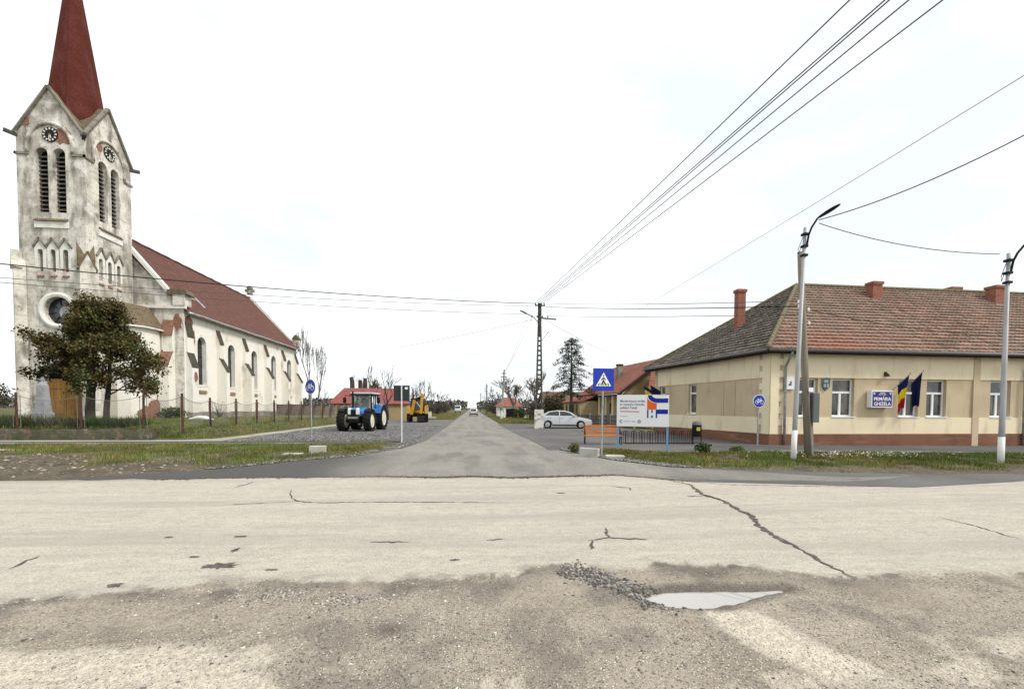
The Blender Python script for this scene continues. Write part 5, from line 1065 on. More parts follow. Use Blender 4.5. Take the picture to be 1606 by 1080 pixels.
# bench
m_orw = mat('orange_varnished_wood', (.55, .20, .045), .5, var=[((3., 20., 20.), (.42, .13, .03), .42, .65)], spec=.4)
bn = thing('park_bench', 'slatted orange wooden bench with black metal legs by the bicycle rack', 'bench', (5.15, 20.44, 0), math.atan2(-.35, 1.7)); BL = 1.72
for k in range(4):
    z = .42+k*.13; MB().box(.0, BL, -.0, .035, z, z+.080, T(0, .02+.03*k, 0) @ RX(R(-8)) if 0 else T(0, -.02+.02*k, 0)).build('slat', m_orw, bn, bevel=.008)
for k in range(4): MB().box(0, BL, -.52+k*.12, -.43+k*.12, .40, .435).build('slat', m_orw, bn, bevel=.008)
for x in (.06, BL-.06):
    MB().tube([(x, -.50, 0), (x, -.50, .38), (x, -.04, .37), (x, .08, .95)], .025, 6).build('leg', m_black, bn); MB().tube([(x, .14, 0), (x, -.02, .37)], .025, 6).build('leg', m_black, bn); MB().tube([(x, -.46, .38), (x, -.48, .60), (x, -.05, .62), (x, .02, .60)], .02, 6).build('armrest', m_black, bn)
bn.rotation_euler = (0, 0, math.atan2(-.35, 1.7)); 
# bicycle rack
rk = thing('bicycle_rack', 'long black steel bicycle rack with many thin hoops', 'bicycle rack', (7.0, 20.1, 0), math.atan2(-.1, 3.2)); RL = 3.3; hp = None
for y in (0, .42): MB().tube([(0, y, .05), (RL, y, .05)], .016, 6).build('rail', m_black, rk)
for k in range(9):
    if hp is None:
        hm = MB()
        hm.tube([(0, 0, .04)]+[(0, .21-.21*math.cos(a), .42+.21*math.sin(a)) for a in np.linspace(0, PI, 9)]+[(0, .42, .04)], .014, 6, cap=False); hm.tube([(.10, 0, .04)]+[(.10, .21-.21*math.cos(a), .42+.21*math.sin(a)) for a in np.linspace(0, PI, 9)]+[(.10, .42, .04)], .014, 6, cap=False); hp = hm.build('hoop', m_black, rk); o = hp
    else: o = share(hp, 'hoop', rk)
    o.location = (.06+k*.385, 0, 0)
# litter bin
lb = thing('litter_bin', 'black litter bin with yellow label on two legs by the bicycle rack', 'bin', (10.3, 19.8, 0), R(-8))
for x in (-.20, .20): MB().tube([(x, 0, 0), (x, 0, 1.0)], .02, 6).build('leg', m_black, lb)
MB().box(-.2, .2, -.02, .02, .08, .12).build('crossbar', m_black, lb); MB().lathe([(0, .38), (.15, .38), (.185, .45), (.20, .88), (.205, .92)], 18, Matrix.Diagonal((1, .8, 1, 1))).build('body', mat('bin_black', (.014, .015, .016), .45), lb, smooth=40)
MB().lathe([(.215, .92), (.21, 1.0), (.16, 1.08), (0, 1.11)], 18, Matrix.Diagonal((1, .8, 1, 1))).build('lid', mat('bin_lid', (.16, .16, .17), .4), lb, smooth=40); MB().box(-.07, .09, -.172, -.166, .66, .82).build('label', mat('yellow_label', (.55, .42, .07), .6), lb)
# concrete blocks at the road mouth
m_cblk = mat('cast_concrete', (.47, .455, .42), .9, var=[(3., (.36, .34, .31), .45, .65), (30., (.26, .25, .23), .58, .72, .6)], bump=[(25., .5, .01)])
def block(label, loc, rz, l, w, h_, seed):
    rg = random.Random(seed); v = [(x+rg.uniform(-.02, .02), y+rg.uniform(-.02, .02), z*(1 if x < 0 else .96)) for z in (-.05, h_) for y in (-w/2, w/2) for x in (-l/2, l/2)]
    o = MB().add(v, [(0, 2, 3, 1), (4, 5, 7, 6), (0, 1, 5, 4), (2, 6, 7, 3), (0, 4, 6, 2), (1, 3, 7, 5)]).build('concrete_block', m_cblk, None, bevel=.015, loc=loc, rz=rz); o['label'] = label; o['category'] = 'block'; o['group'] = 'concrete blocks at the road mouth'; return o
block('pale concrete block lying in the left verge by the apron', (-5.35, 16.2, .08), R(12), .52, .3, .22, 1); block('pale tapered concrete block at the foot of the crossing sign', (3.98, 14.95, .05), R(-30), .66, .22, .26, 2)
block('low broken concrete slab half buried beside the left block', (-5.98, 15.65, .03), R(-8), .55, .4, .07, 3); block('flat concrete fragment right of the tapered block', (4.75, 14.55, .03), R(-15), .62, .45, .07, 4)
block('long thin pale slab lying in the far left verge', (-17.2, 17.4, .03), R(3), 5.2, .35, .06, 5)
# ---- poles
m_lamp = mat('lamp_housing', (.012, .012, .013), .5); m_cpole = mat('concrete_pole', (.30, .295, .28), .9, var=[(3., (.22, .215, .20), .45, .65), ((8., 8., 1.), (.16, .155, .145), .58, .72, .6)], bump=[(30., .4, .01)])
m_steelp = mat('steel_pole', (.36, .365, .37), .55, .3, var=[((3., 3., .8), (.27, .27, .275), .45, .65)]); m_limew = mat('whitewash', (.72, .72, .70), .9, var=[((5., 5., 2.), (.45, .44, .42), .54, .68)])
def lamp_head(mb, S, k=1.):
    prof = [(0, .03, .04), (.12, .09, .06), (.38, .15, .075), (.62, .15, .065), (.80, .09, .045), (.86, .03, .02)]; n = 12; V = []; F_ = []
    for x, w_, h_ in prof:
        for j in range(n): a = 2*PI*j/n; V.append((x*k, w_*k*math.cos(a), h_*k*math.sin(a)*(1 if math.sin(a) > 0 else .5)))
    for i in range(len(prof)-1):
        for j in range(n): F_.append((i*n+j, i*n+(j+1) % n, (i+1)*n+(j+1) % n, (i+1)*n+j))
    F_ += [tuple(range(n-1, -1, -1)), tuple(range((len(prof)-1)*n, len(prof)*n))]; return mb.add(V, F_, S)
def street_lamp(label, loc, lean, zt, az):
    s_ = thing('street_lamp', label, 'street lamp', loc, 0, 'steel street lamps on the right verge'); L_ = Vector(lean)
    MB().tube([(0, 0, -.15), L_*.2+Vector((0, 0, zt*.2)), L_+Vector((0, 0, zt))], [.078, .072, .046], 12).build('pole', m_steelp, s_, smooth=True); MB().tube([(0, 0, -.1), L_*.14+Vector((0, 0, zt*.135))], [.0815, .0785], 12).build('whitewash_band', m_limew, s_, smooth=True)
    p = L_+Vector((0, 0, zt-.55)); d = Vector((math.cos(az), math.sin(az), 0)); arm = [p+d*.06, p+d*.10+Vector((0, 0, .3)), p+d*.18+Vector((0, 0, .52)), p+d*.32+Vector((0, 0, .74))]
    MB().tube(arm, .03, 8).build('arm', m_lamp, s_, smooth=True); S = T(*arm[-1]) @ RZ(az) @ RY(-R(24)); lamp_head(MB(), S, .74).build('lamp_head', m_lamp, s_, smooth=True)
    for z in (-.9, -.62, -.25): MB().box(-.075, .075, -.08, .08, zt+z, zt+z+.07, T(L_.x*.95, L_.y*.95, 0)).build('clamp', m_lamp, s_)
    MB().tube([p+Vector((-.07, 0, .25)), p+Vector((-.22, 0, -.15)), p+Vector((-.2, 0, -.28)), p+Vector((-.1, 0, .0))], .009, 5).build('cable_loop', m_lamp, s_); return s_
street_lamp('grey steel street lamp beside the wooden pole', (10.22, 13.45, 0), (.2, 0, 0), 7.36, R(-50)); street_lamp('grey steel street lamp standing alone at the right', (15.97, 12.21, 0), (-.02, 0, 0), 6.34, R(-40))
wp_ = thing('wooden_pole', 'leaning weathered wooden pole with concrete stub and grey meter box', 'utility pole', (11.43, 14.32, 0)); TOPW = Vector((-.49, 0, 6.92))
m_wpole = mat('weathered_pole_wood', (.25, .22, .18), .95, var=[((10., 10., .5), (.16, .135, .105), .4, .65), ((3., 3., .4), (.26, .22, .17), .55, .7)], bump=[((25., 25., 1.), .6, .02)])
MB().tube([(0, 0, -.1), TOPW*.35, TOPW*.7, TOPW], [.112, .108, .098, .085], 12).build('pole', m_wpole, wp_, smooth=True); MB().box(.06, .22, .02, .18, -.1, 2.3, RY(-R(3))).build('concrete_stub', m_cpole, wp_)
MB().tube([TOPW*.13+Vector((0, 0, -.8)), TOPW*.12], [.155, .152], 12).build('moss_band', mat('mossy_wood', (.13, .125, .055), .95), wp_) if False else None
mbx = MB().box(.13, .36, -.14, .10, 1.22, 2.22, T(-.11, 0, 0)).build('meter_box', mat('grey_plastic_box', (.13, .14, .15), .6), wp_, bevel=.02); MB().box(-.16, 0, -.17, -.155, 1.30, 1.44, T(-.02, 0, .95)).build('notice', m_swhite, wp_)
for k, z in enumerate((5.0, 5.25, 4.55, 5.1)):
    c_ = TOPW*(z/6.92); iz = MB().lathe([(.02, -.05), (.05, -.03), (.03, .0), (.05, .03), (.02, .06)], 8, T(c_.x+(-.16 if k % 2 else .17), c_.y-.05, z)).build('insulator', m_swhite, wp_); MB().bar((c_.x, c_.y, z-.08), (c_.x+(-.16 if k % 2 else .17), c_.y-.05, z-.06), .02, .02).build('bracket', m_lamp, iz)
# lattice concrete pole
lp = thing('lattice_pole', 'tall ladder-like concrete power pole with crossarm and whitewashed foot', 'utility pole', (5.37, 35.81, 0))
m_lat = mat('dark_lattice_concrete', (.085, .082, .072), .95, var=[(2., (.05, .048, .043), .42, .6), (6., (.12, .115, .10), .55, .7)], bump=[(20., .5, .02)])
for sx in (-1, 1):
    MB().add([(sx*.26-.065, -.12, 0), (sx*.26+.065, -.12, 0), (sx*.26+.065, .12, 0), (sx*.26-.065, .12, 0), (sx*.10-.05, -.09, 8.2), (sx*.10+.05, -.09, 8.2), (sx*.10+.05, .09, 8.2), (sx*.10-.05, .09, 8.2)], [(0, 1, 5, 4), (1, 2, 6, 5), (2, 3, 7, 6), (3, 0, 4, 7), (4, 5, 6, 7), (3, 2, 1, 0)]).build('leg', m_lat, lp)
for k in range(15):
    z = 1.95+k*.385; hw_ = .26-.16*z/8.2; MB().box(-hw_, hw_, -.08, .08, z, z+.13).build('rung', m_lat, lp)
MB().box(-.14, .14, -.088, .088, 7.5, 10.0).build('pole_top', m_lat, lp); MB().box(-.36, .36, -.16, .16, -.1, 1.55).build('whitewashed_foot', mat('flaking_whitewash', (.64, .63, .59), .95, var=[((2., 2., 3.), (.22, .21, .19), .52, .62)]), lp)
for z, w_ in ((9.75, .42), (8.75, .72)):
    ca2 = MB().box(-w_, w_, -.16, -.09, z, z+.10, RY(R(4) if z < 9 else 0)).build('crossarm', m_lat, lp)
    for x in np.linspace(-w_+.08, w_-.08, 4): MB().lathe([(.02, 0), (.05, .05), (.035, .1), (.05, .15), (0, .2)], 8, T(float(x), -.12, z+.08)).build('insulator', m_lamp, ca2)
am = MB().tube([(-.12, -.1, 8.05), (-.16, -.1, 8.5), (-.5, -.2, 8.85), (-1.0, -.3, 9.05)], .035, 6).build('lamp_arm', m_lamp, lp); lamp_head(MB(), T(-1.0, -.3, 9.05) @ RZ(R(197)) @ RY(-R(20)), .85).build('lamp_head', m_lamp, am, smooth=True)
am = MB().tube([(.12, -.1, 6.9), (.25, -.1, 7.15), (.7, -.1, 7.75)], .03, 6).build('lamp_arm', m_galv, lp); lamp_head(MB(), T(.55, -.1, 7.55) @ RY(-R(45)), .4).build('lamp_head', m_galv, am, smooth=True)
def far_pole(label, loc, h_, lean, arm, grp='distant utility poles along the right side'):
    p_ = thing('utility_pole', label, 'utility pole', loc, 0, grp); MB().tube([(0, 0, -.1), (lean*.5, 0, h_*.5), (lean, 0, h_)], [.17, .14, .11], 8).build('pole', m_lat if lean < .05 else m_cpole, p_)
    MB().box(-.5, .5, -.06, .04, h_-1.1, h_-1.0, T(lean*.85, 0, 0)).build('crossarm', m_lat, p_); MB().box(-.35, .35, -.06, .04, h_-.6, h_-.5, T(lean*.9, 0, 0)).build('crossarm', m_lat, p_)
    if arm: MB().tube([(lean*.8, 0, h_-1.6), (lean*.8+.5, -.1, h_-1.3), (lean*.8+.9, -.2, h_-1.25)], .035, 5).build('lamp_arm', m_galv, p_)
    return p_
fp_ = far_pole('pale leaning concrete pole before the hipped orange roof', (4.35, 66.5, 0), 7.3, .42, True); MB().tube([(0, 0, 0), (.05, 0, 1.3)], [.19, .185], 8).build('whitewash', m_limew, fp_)
far_pole('slim dark pole far down the road on the right', (3.95, 121, 0), 8.1, .0, False); far_pole('faint short pole near the vanishing point of the road', (3.9, 200, 0), 8.2, .0, False)

# ================================================================== VEHICLES
m_carw = mat('white_car_paint', (.50, .51, .52), .32, .35, coat=.3, spec=.5); m_carg = mat('car_glass', (.018, .024, .026), .06, spec=.7); m_trim = mat('car_trim', (.015, .015, .016), .5); m_alu = mat('alloy_rim', (.50, .51, .53), .3, .8)
def wheel(parent, x, y, r_, w_, mrim, side, spokes=5, tread=False, dish=.35):
    S = T(x, y, r_) @ RX(PI/2); h2 = w_/2
    ty = MB().lathe([(r_*.62, -h2*.8), (r_*.72, -h2), (r_*.94, -h2*.95), (r_, -h2*.7), (r_, h2*.7), (r_*.94, h2*.95), (r_*.72, h2), (r_*.62, h2*.8)], 28, S).build('tyre', m_rubber, parent, smooth=40)
    if tread:
        lug = MB(); n = 18
        for k in range(n):
            for sg in (-1, 1):
                a = 2*PI*(k+.25*sg)/n; Q = S @ RZ(a); lug.add([(r_*.965, sg*.0, sg*.01), (r_*.965, -.02*r_+.0, sg*.01), (r_*.95, -.16*r_, sg*h2*1.0), (r_*.95, -.10*r_, sg*h2*1.0), (r_*1.045, 0, sg*.01), (r_*1.045, -.02*r_-.04, sg*.01), (r_*1.02, -.17*r_, sg*h2), (r_*1.02, -.09*r_, sg*h2)],
                        [(0, 1, 5, 4), (1, 2, 6, 5), (2, 3, 7, 6), (3, 0, 4, 7), (4, 5, 6, 7)], Q)
        lug.build('tread_lugs', m_rubber, ty)
    rm = MB()
    for sg in (-1, 1):
        z = sg*h2; rm.lathe([(r_*.64, z*.78), (r_*.58, z*.62), (r_*.50, z*(1-dish)), (r_*.16, z*(1-dish*.6)), (.0, z*(1-dish*.5))], 24, S)
    rim = rm.build('rim', mrim, parent, smooth=40)
    if spokes:
        sp_ = MB()
        for k in range(spokes):
            for sg in (-1, 1): sp_.box(-r_*.045, r_*.045, r_*.1, r_*.52, sg*h2*.72-.008, sg*h2*.72+.008, S @ RZ(2*PI*k/spokes))
        sp_.build('spoke', mrim, rim)
    return ty
def car(name, label, loc, rz, pts_low, pts_cab, L_, W_, mats, wheels, r_, group=None, lights=True):
    c = thing(name, label, 'car', loc, rz, group); hw2 = W_/2
    secs = []; ys_ = (-1, -.97, -.86, -.5, .5, .86, .97, 1)
    # body: side outline lofted across the width, tucked in towards the edges
    def loft(pts, widths, nm, mt, zpin=None):
        V = []; F_ = []; n = len(pts); fr = (-1., -.985, -.9, -.6, 0, .6, .9, .985, 1.)
        ins = (.10, .05, .015, 0, 0, 0, .015, .05, .10)
        cx = sum(p[0] for p in pts)/n; cz = sum(p[1] for p in pts)/n
        for f_, i_ in zip(fr, ins):
            for (x, z, wl_) in [(p[0], p[1], widths(p[1])) for p in pts]: V.append((x+(cx-x)*i_*.35, f_*wl_, z+(cz-z)*i_))
        m_ = len(fr)
        for i in range(m_-1):
            for j in range(n): F_.append((i*n+j, i*n+(j+1) % n, (i+1)*n+(j+1) % n, (i+1)*n+j))
        F_ += [tuple(range(n-1, -1, -1)), tuple(range((m_-1)*n, m_*n))]; return MB().add(V, F_).build(nm, mt, c, smooth=35)
    loft(pts_low, lambda z: hw2*(1-.05*max(0, (z-.75)/.3)), 'body', mats[0])
    loft(pts_cab, lambda z: hw2*(.93-.30*max(0, (z-.92))), 'cabin', mats[0])
    return c
low = [(-2.30, .32), (-2.33, .55), (-2.28, .88), (-2.15, .98), (-1.0, .985), (.6, .96), (1.35, .90), (2.0, .76), (2.27, .62), (2.33, .45), (2.28, .25), (1.9, .20)] 
def arches(base, wx, r_):
    """cut wheel arches into the lower outline"""
    out = [p for p in base if p[1] > .33 or p[0] in ()]
    bot = []
    for x in sorted(wx, reverse=True): bot += [(x+r_*math.cos(a), .20+max(0, r_*math.sin(a)+.12)) for a in np.linspace(0, PI, 9)]
    return out+[(2.2, .24)]+bot+[(-2.2, .26)]
sedan_low = [(-2.33, .55), (-2.28, .88), (-2.15, 1.0), (-1.0, 1.0), (.6, .97), (1.35, .91), (2.0, .77), (2.27, .62), (2.33, .45), (2.25, .24)]+sum([[(x+.37*math.cos(a), .20+max(0, .37*math.sin(a)+.10)) for a in np.linspace(0, PI, 9)] for x in (1.42, -1.27)], [])+[(-2.25, .28)]
sedan_cab = [(-2.1, .96), (-1.75, 1.12), (-1.2, 1.36), (-.5, 1.46), (.15, 1.44), (.6, 1.30), (1.22, .94)]
sd_ = car('sedan', 'white four-door sedan parked side-on behind the lattice pole', (7.5, 36.6, .024), R(-9), sedan_low, sedan_cab, 4.66, 1.82, (m_carw,), (1.42, -1.27), .33)
for sy in (-1, 1):
    gl_ = MB(); y = sy*.80
    def sidewin(pts): return MB().add([(x, sy*(.91*(.93-.30*max(0, z-.92))+.006), z) for x, z in pts], [tuple(range(len(pts))) if sy < 0 else tuple(range(len(pts)-1, -1, -1))]).build('side_window', m_carg, sd_)
    sidewin([(-1.48, 1.05), (-.36, 1.03), (-.36, 1.37), (-.6, 1.385), (-1.12, 1.31)]); sidewin([(-.28, 1.03), (.88, 1.0), (.52, 1.25), (.12, 1.365), (-.28, 1.375)])
    for x in (1.42, -1.27): wheel(thing('w', '', ''), 0, 0, .3, .2, m_alu, 1) if False else None
    MB().bar((-2.0, sy*.912, .60), (2.0, sy*.912, .58), .012, .03).build('side_moulding', m_trim, sd_) if False else None
    for x in (-.32, -1.25): MB().box(x-.004, x+.004, sy*.905-.012, sy*.905+.012, .42, .95).build('door_seam', m_trim, sd_)
    for x in (-.12, -1.05): MB().box(x-.1, x+.1, sy*.915-.015, sy*.915+.015, .86, .895).build('door_handle', m_carw, sd_, bevel=.008)
    MB().box(.72, .92, *sorted((sy*.90, sy*1.06)), .98, 1.12).build('mirror', m_carw, sd_, bevel=.03)
    MB().add([(1.95, sy*.84, .62), (2.27, sy*.70, .58), (2.24, sy*.68, .70), (1.93, sy*.83, .78)], [(0, 1, 2, 3) if sy < 0 else (3, 2, 1, 0)]).build('headlight', mat('lamp_glass', (.55, .57, .6), .1, spec=.6), sd_)
    MB().box(-2.34, -2.15, *sorted((sy*.55, sy*.86)), .72, .92).build('tail_light', mat('tail_red', (.35, .015, .012), .3), sd_, bevel=.02)
    MB().box(-.88, 1.02, sy*.90-.01, sy*.90+.01, .22, .30).build('sill_trim', m_trim, sd_)
MB().add([(.64, -.60, 1.30), (.64, .60, 1.30), (1.20, .72, .97), (1.20, -.72, .97)], [(0, 3, 2, 1)], T(.02, 0, .015)).build('windscreen', m_carg, sd_); MB().add([(-1.25, -.6, 1.35), (-1.25, .6, 1.35), (-1.9, .7, 1.05), (-1.9, -.7, 1.05)], [(0, 1, 2, 3)], T(-.02, 0, .015)).build('rear_window', m_carg, sd_)
MB().box(2.28, 2.35, -.4, .4, .42, .60).build('grille', m_trim, sd_)
for x in (1.42, -1.27):
    for sy in (-1, 1): wheel(sd_, x, sy*.80, .32, .21, m_alu, sy, 10)
# white hatchback seen from behind on the road
fc = thing('hatchback', 'small white car seen from behind on the side road', 'car', (.35, 92, .02), R(90))
MB().prism([(-2.0, .35), (-2.02, .8), (-1.95, .95), (1.2, .95), (1.9, .8), (2.0, .5), (1.9, .25), (-1.9, .25)], -.86, .86, axis='y').build('body', m_carw, fc, bevel=.06); MB().prism([(-1.9, .9), (-1.55, 1.48), (.2, 1.5), (1.1, .92)], -.70, .70, axis='y').build('cabin', m_carw, fc, bevel=.08)
MB().add([(-1.86, -.6, 1.0), (-1.86, .6, 1.0), (-1.60, .54, 1.38), (-1.60, -.54, 1.38)], [(3, 2, 1, 0)], T(-.03, 0, 0)).build('rear_window', m_carg, fc)
MB().box(-2.06, -1.98, -.8, .8, .30, .48).build('bumper', m_trim, fc)
for sy in (-1, 1): MB().box(-2.04, -1.9, *sorted((sy*.62, sy*.84)), .70, .90).build('tail_light', MATS['tail_red'], fc)
for x in (-1.25, 1.25):
    for sy in (-1, 1): wheel(fc, x, sy*.76, .31, .2, m_alu, sy, 0)
vn = thing('van', 'white van parked far off on the left of the road', 'van', (-4.6, 150, .02), R(-90))
MB().prism([(-2.6, .4), (-2.6, 2.35), (1.3, 2.4), (1.7, 2.2), (2.1, 1.45), (2.6, 1.2), (2.7, .5), (2.6, .35)], -.95, .95, axis='y').build('body', m_carw, vn, bevel=.08); MB().add([(1.74, -.8, 2.15), (1.74, .8, 2.15), (2.12, .85, 1.46), (2.12, -.85, 1.46)], [(0, 3, 2, 1)], T(.03, 0, .02)).build('windscreen', m_carg, vn)
MB().box(2.6, 2.74, -.85, .85, .35, .6).build('bumper', m_trim, vn)
for x in (-1.6, 1.8):
    for sy in (-1, 1): wheel(vn, x, sy*.85, .34, .22, m_alu, sy, 0)

# ---- tractor (local +x is forward)
m_tblue = mat('tractor_blue', (.016, .12, .38), .35, spec=.5, coat=.3, var=[(2., (.02, .09, .28), .5, .68)]); m_tblk = mat('tractor_black', (.012, .012, .013), .6); m_tcream = mat('tractor_rim', (.62, .58, .48), .5)
tg = Vector((-.13, -1, 0)); tr_ = thing('tractor', 'blue farm tractor with large black tyres parked on the gravel', 'tractor', (-7.62, 32.5, .03), math.atan2(-1, -.10))
for sy in (-1, 1):
    wheel(tr_, 1.35, sy*.88, .72, .48, m_tcream, sy, 0, True, .30); wheel(tr_, -1.15, sy*.92, .88, .52, m_tcream, sy, 0, True, .32)
    fd = MB(); 
    for k in range(8):
        a0, a1 = R(20+k*17), R(20+(k+1)*17); fd.add([(-1.15+.99*math.cos(a0), sy*.62, .90+.99*math.sin(a0)), (-1.15+.99*math.cos(a0), sy*1.14, .88+.97*math.sin(a0)), (-1.15+.99*math.cos(a1), sy*1.14, .88+.97*math.sin(a1)), (-1.15+.99*math.cos(a1), sy*.62, .90+.99*math.sin(a1))], [(0, 1, 2, 3)])
    o = fd.build('rear_fender', m_tblue, tr_); sm_ = o.modifiers.new('solid', 'SOLIDIFY'); sm_.thickness = .05
    fd = MB()
    for k in range(5):
        a0, a1 = R(50+k*17), R(50+(k+1)*17); fd.add([(1.35+.80*math.cos(a0), sy*.66, .72+.80*math.sin(a0)), (1.35+.80*math.cos(a0), sy*1.10, .72+.80*math.sin(a0)), (1.35+.80*math.cos(a1), sy*1.10, .72+.80*math.sin(a1)), (1.35+.80*math.cos(a1), sy*.66, .72+.80*math.sin(a1))], [(0, 1, 2, 3)])
    o = fd.build('front_fender', m_tblk, tr_); sm_ = o.modifiers.new('solid', 'SOLIDIFY'); sm_.thickness = .03
    MB().tube([(.15, sy*.62, 1.5), (.15, sy*.62, 2.55)], .05, 6).build('cab_pillar', m_tblk, tr_); MB().tube([(-1.2, sy*.72, 1.5), (-1.15, sy*.66, 2.55)], .05, 6).build('cab_pillar', m_tblk, tr_); MB().tube([(-.45, sy*.74, 1.2), (-.45, sy*.70, 2.55)], .04, 6).build('cab_pillar', m_tblk, tr_)
    mm = MB().tube([(.2, sy*.66, 2.40), (.35, sy*1.15, 2.42), (.36, sy*1.18, 2.2)], .022, 5).build('mirror_arm', m_tblk, tr_); MB().box(.33, .39, *sorted((sy*1.07, sy*1.29)), 1.92, 2.30).build('mirror', m_tblk, mm, bevel=.02)
    MB().add([(-1.15, sy*.70, 1.5), (.12, sy*.66, 1.35), (.12, sy*.62, 2.5), (-1.12, sy*.66, 2.5)], [(0, 1, 2, 3)]).build('side_glass', mat('cab_glass', (.30, .34, .34), .05, spec=.7, trans=.75), tr_)
    MB().prism([(1.78, 1.12), (1.94, 1.16), (1.93, 1.50), (1.80, 1.56)], *sorted((sy*.17, sy*.37)), axis='y').build('headlight', mat('lamp_cream', (.75, .72, .58), .2, spec=.6), tr_)
    MB().box(.12, .2, *sorted((sy*.48, sy*.60)), 2.34, 2.46).build('work_light', mat('lamp_glass', (.55, .57, .6), .1), tr_)
hood = MB(); secs = [(.18, .40, 1.66, 1.02), (.9, .39, 1.64, 1.0), (1.5, .37, 1.60, 1.0), (1.85, .34, 1.52, 1.02), (1.93, .28, 1.40, 1.08)]; V = []
for x, w_, zt, zb in secs: V += [(x, -w_, zb), (x, -w_, zt-.16), (x, -w_*.72, zt-.03), (x, 0, zt), (x, w_*.72, zt-.03), (x, w_, zt-.16), (x, w_, zb)]
F_ = []
for i in range(len(secs)-1):
    for j in range(6): F_.append((i*7+j, (i+1)*7+j, (i+1)*7+j+1, i*7+j+1))
F_ += [tuple(range(6, -1, -1)), tuple(range(28, 35))]; hood.add(V, [f_[::-1] for f_ in F_]).build('hood', m_tblue, tr_, smooth=45)
MB().box(1.90, 1.955, -.17, .17, 1.08, 1.45).build('grille', m_tblk, tr_); MB().box(1.55, 2.0, -.33, .33, .62, 1.02).build('front_weight', m_tblk, tr_, bevel=.03); MB().box(1.95, 2.06, -.32, .32, .86, 1.0).build('number_plate', mat('dull_plate', (.25, .23, .2), .6), tr_)
MB().box(-1.6, 1.7, -.30, .30, .55, 1.05).build('chassis', m_tblk, tr_, bevel=.04); MB().tube([(1.35, -.8, .72), (1.35, .8, .72)], .12, 8).build('front_axle', m_tblk, tr_); MB().tube([(-1.15, -.85, .88), (-1.15, .85, .88)], .17, 8).build('rear_axle', m_tblk, tr_)
MB().box(-1.15, .15, -.64, .64, .95, 1.42).build('cab_base', m_tblk, tr_, bevel=.04); MB().box(-1.42, .42, -.80, .80, 2.52, 2.66).build('cab_roof', mat('cab_roof_grey', (.45, .47, .50), .5), tr_, bevel=.06); MB().box(-1.4, .44, -.82, .82, 2.46, 2.54).build('roof_rim', m_tblk, tr_)
MB().add([(.24, -.60, 1.55), (.24, .60, 1.55), (.16, .58, 2.48), (.16, -.58, 2.48)], [(0, 1, 2, 3)]).build('windscreen', MATS['cab_glass'], tr_); MB().tube([(.27, .35, 2.45), (.27, -.2, 1.9)], .012, 4).build('wiper', m_tblk, tr_)
MB().box(-.75, -.25, -.25, .25, 1.35, 1.75).box(-.8, -.65, -.25, .25, 1.7, 2.2).build('seat', m_tblk, tr_, bevel=.04); MB().tube([(-.02, .2*math.cos(a), 1.85+.2*math.sin(a)) for a in np.linspace(0, 2*PI, 14)], .018, 4).build('steering_wheel', m_tblk, tr_)
MB().tube([(.55, -.55, 1.3), (.55, -.55, 2.55), (.5, -.55, 2.7)], .06, 8).build('exhaust', m_tblk, tr_); MB().tube([(-1.7, 0, .5), (-2.1, 0, .42), (-2.25, 0, .6), (-2.2, 0, .75)], .06, 6).build('hitch', m_tblk, tr_)
MB().tube([(-.9, .7, 2.66), (-.9, .7, 4.0)], .012, 4).build('aerial', m_tblk, tr_)
MB().box(-.9, .1, .72, .92, .5, .95).build('fuel_tank', m_tblk, tr_, bevel=.05); MB().box(-.9, .1, -.92, -.72, .5, .95).build('step', m_tblk, tr_, bevel=.05)

# ---- backhoe loader seen from behind (local -y towards camera)
m_yel = mat('digger_yellow', (.50, .27, .03), .5, var=[(3., (.38, .19, .025), .45, .65)]); m_ywn = mat('worn_yellow', (.52, .33, .09), .6, var=[(5., (.30, .18, .06), .5, .65)])
bh = thing('backhoe_loader', 'yellow backhoe loader with folded digging arm beyond the road sign', 'excavator', (-5.95, 50.2, .03), R(4))
for sx in (-1, 1):
    wheel(thing('x', '', ''), 0, 0, .1, .1, m_yel, 1) if False else None
    S = RZ(PI/2)
    tyr = MB().lathe([(.4, -.18), (.62, -.22), (.66, 0), (.62, .22), (.4, .18)], 22, T(sx*.92, .2, .66) @ RY(PI/2)).build('tyre', m_rubber, bh, smooth=40); MB().lathe([(.0, -.14), (.4, -.16), (.4, .16), (0, .14)], 18, T(sx*.92, .2, .66) @ RY(PI/2)).build('rim', m_ywn, tyr)
    MB().lathe([(.3, -.15), (.46, -.17), (.48, 0), (.46, .17), (.3, .15)], 18, T(sx*.85, 2.4, .48) @ RY(PI/2)).build('tyre', m_rubber, bh, smooth=40)
    MB().box(*sorted((sx*.75, sx*1.18)), -.45, -.1, .95, 1.75).build('stabiliser', m_ywn, bh, bevel=.03); MB().box(*sorted((sx*.82, sx*1.10)), -.5, -.2, .05, .95).build('stabiliser_foot', m_tblk, bh)
MB().box(-1.15, 1.15, -.1, .15, .62, 1.02).build('rear_frame', m_tblk, bh, bevel=.02); MB().box(-.55, .55, .1, 3.2, .6, 1.3).build('chassis', m_yel, bh, bevel=.05); MB().box(-.5, .5, 1.6, 3.3, 1.3, 1.75).build('hood', m_yel, bh, bevel=.08)
MB().prism([(-.75, 1.2), (.75, 1.2), (.68, 2.5), (-.68, 2.5)], .3, 1.6, axis='y').build('cab', m_carg, bh); MB().box(-.82, .72, .15, 1.75, 2.5, 2.64).build('cab_roof', m_tblk, bh, bevel=.05)
for x in (-.72, .72): MB().tube([(x, .28, 1.2), (x*.93, .28, 2.5)], .05, 5).build('cab_pillar', m_tblk, bh)
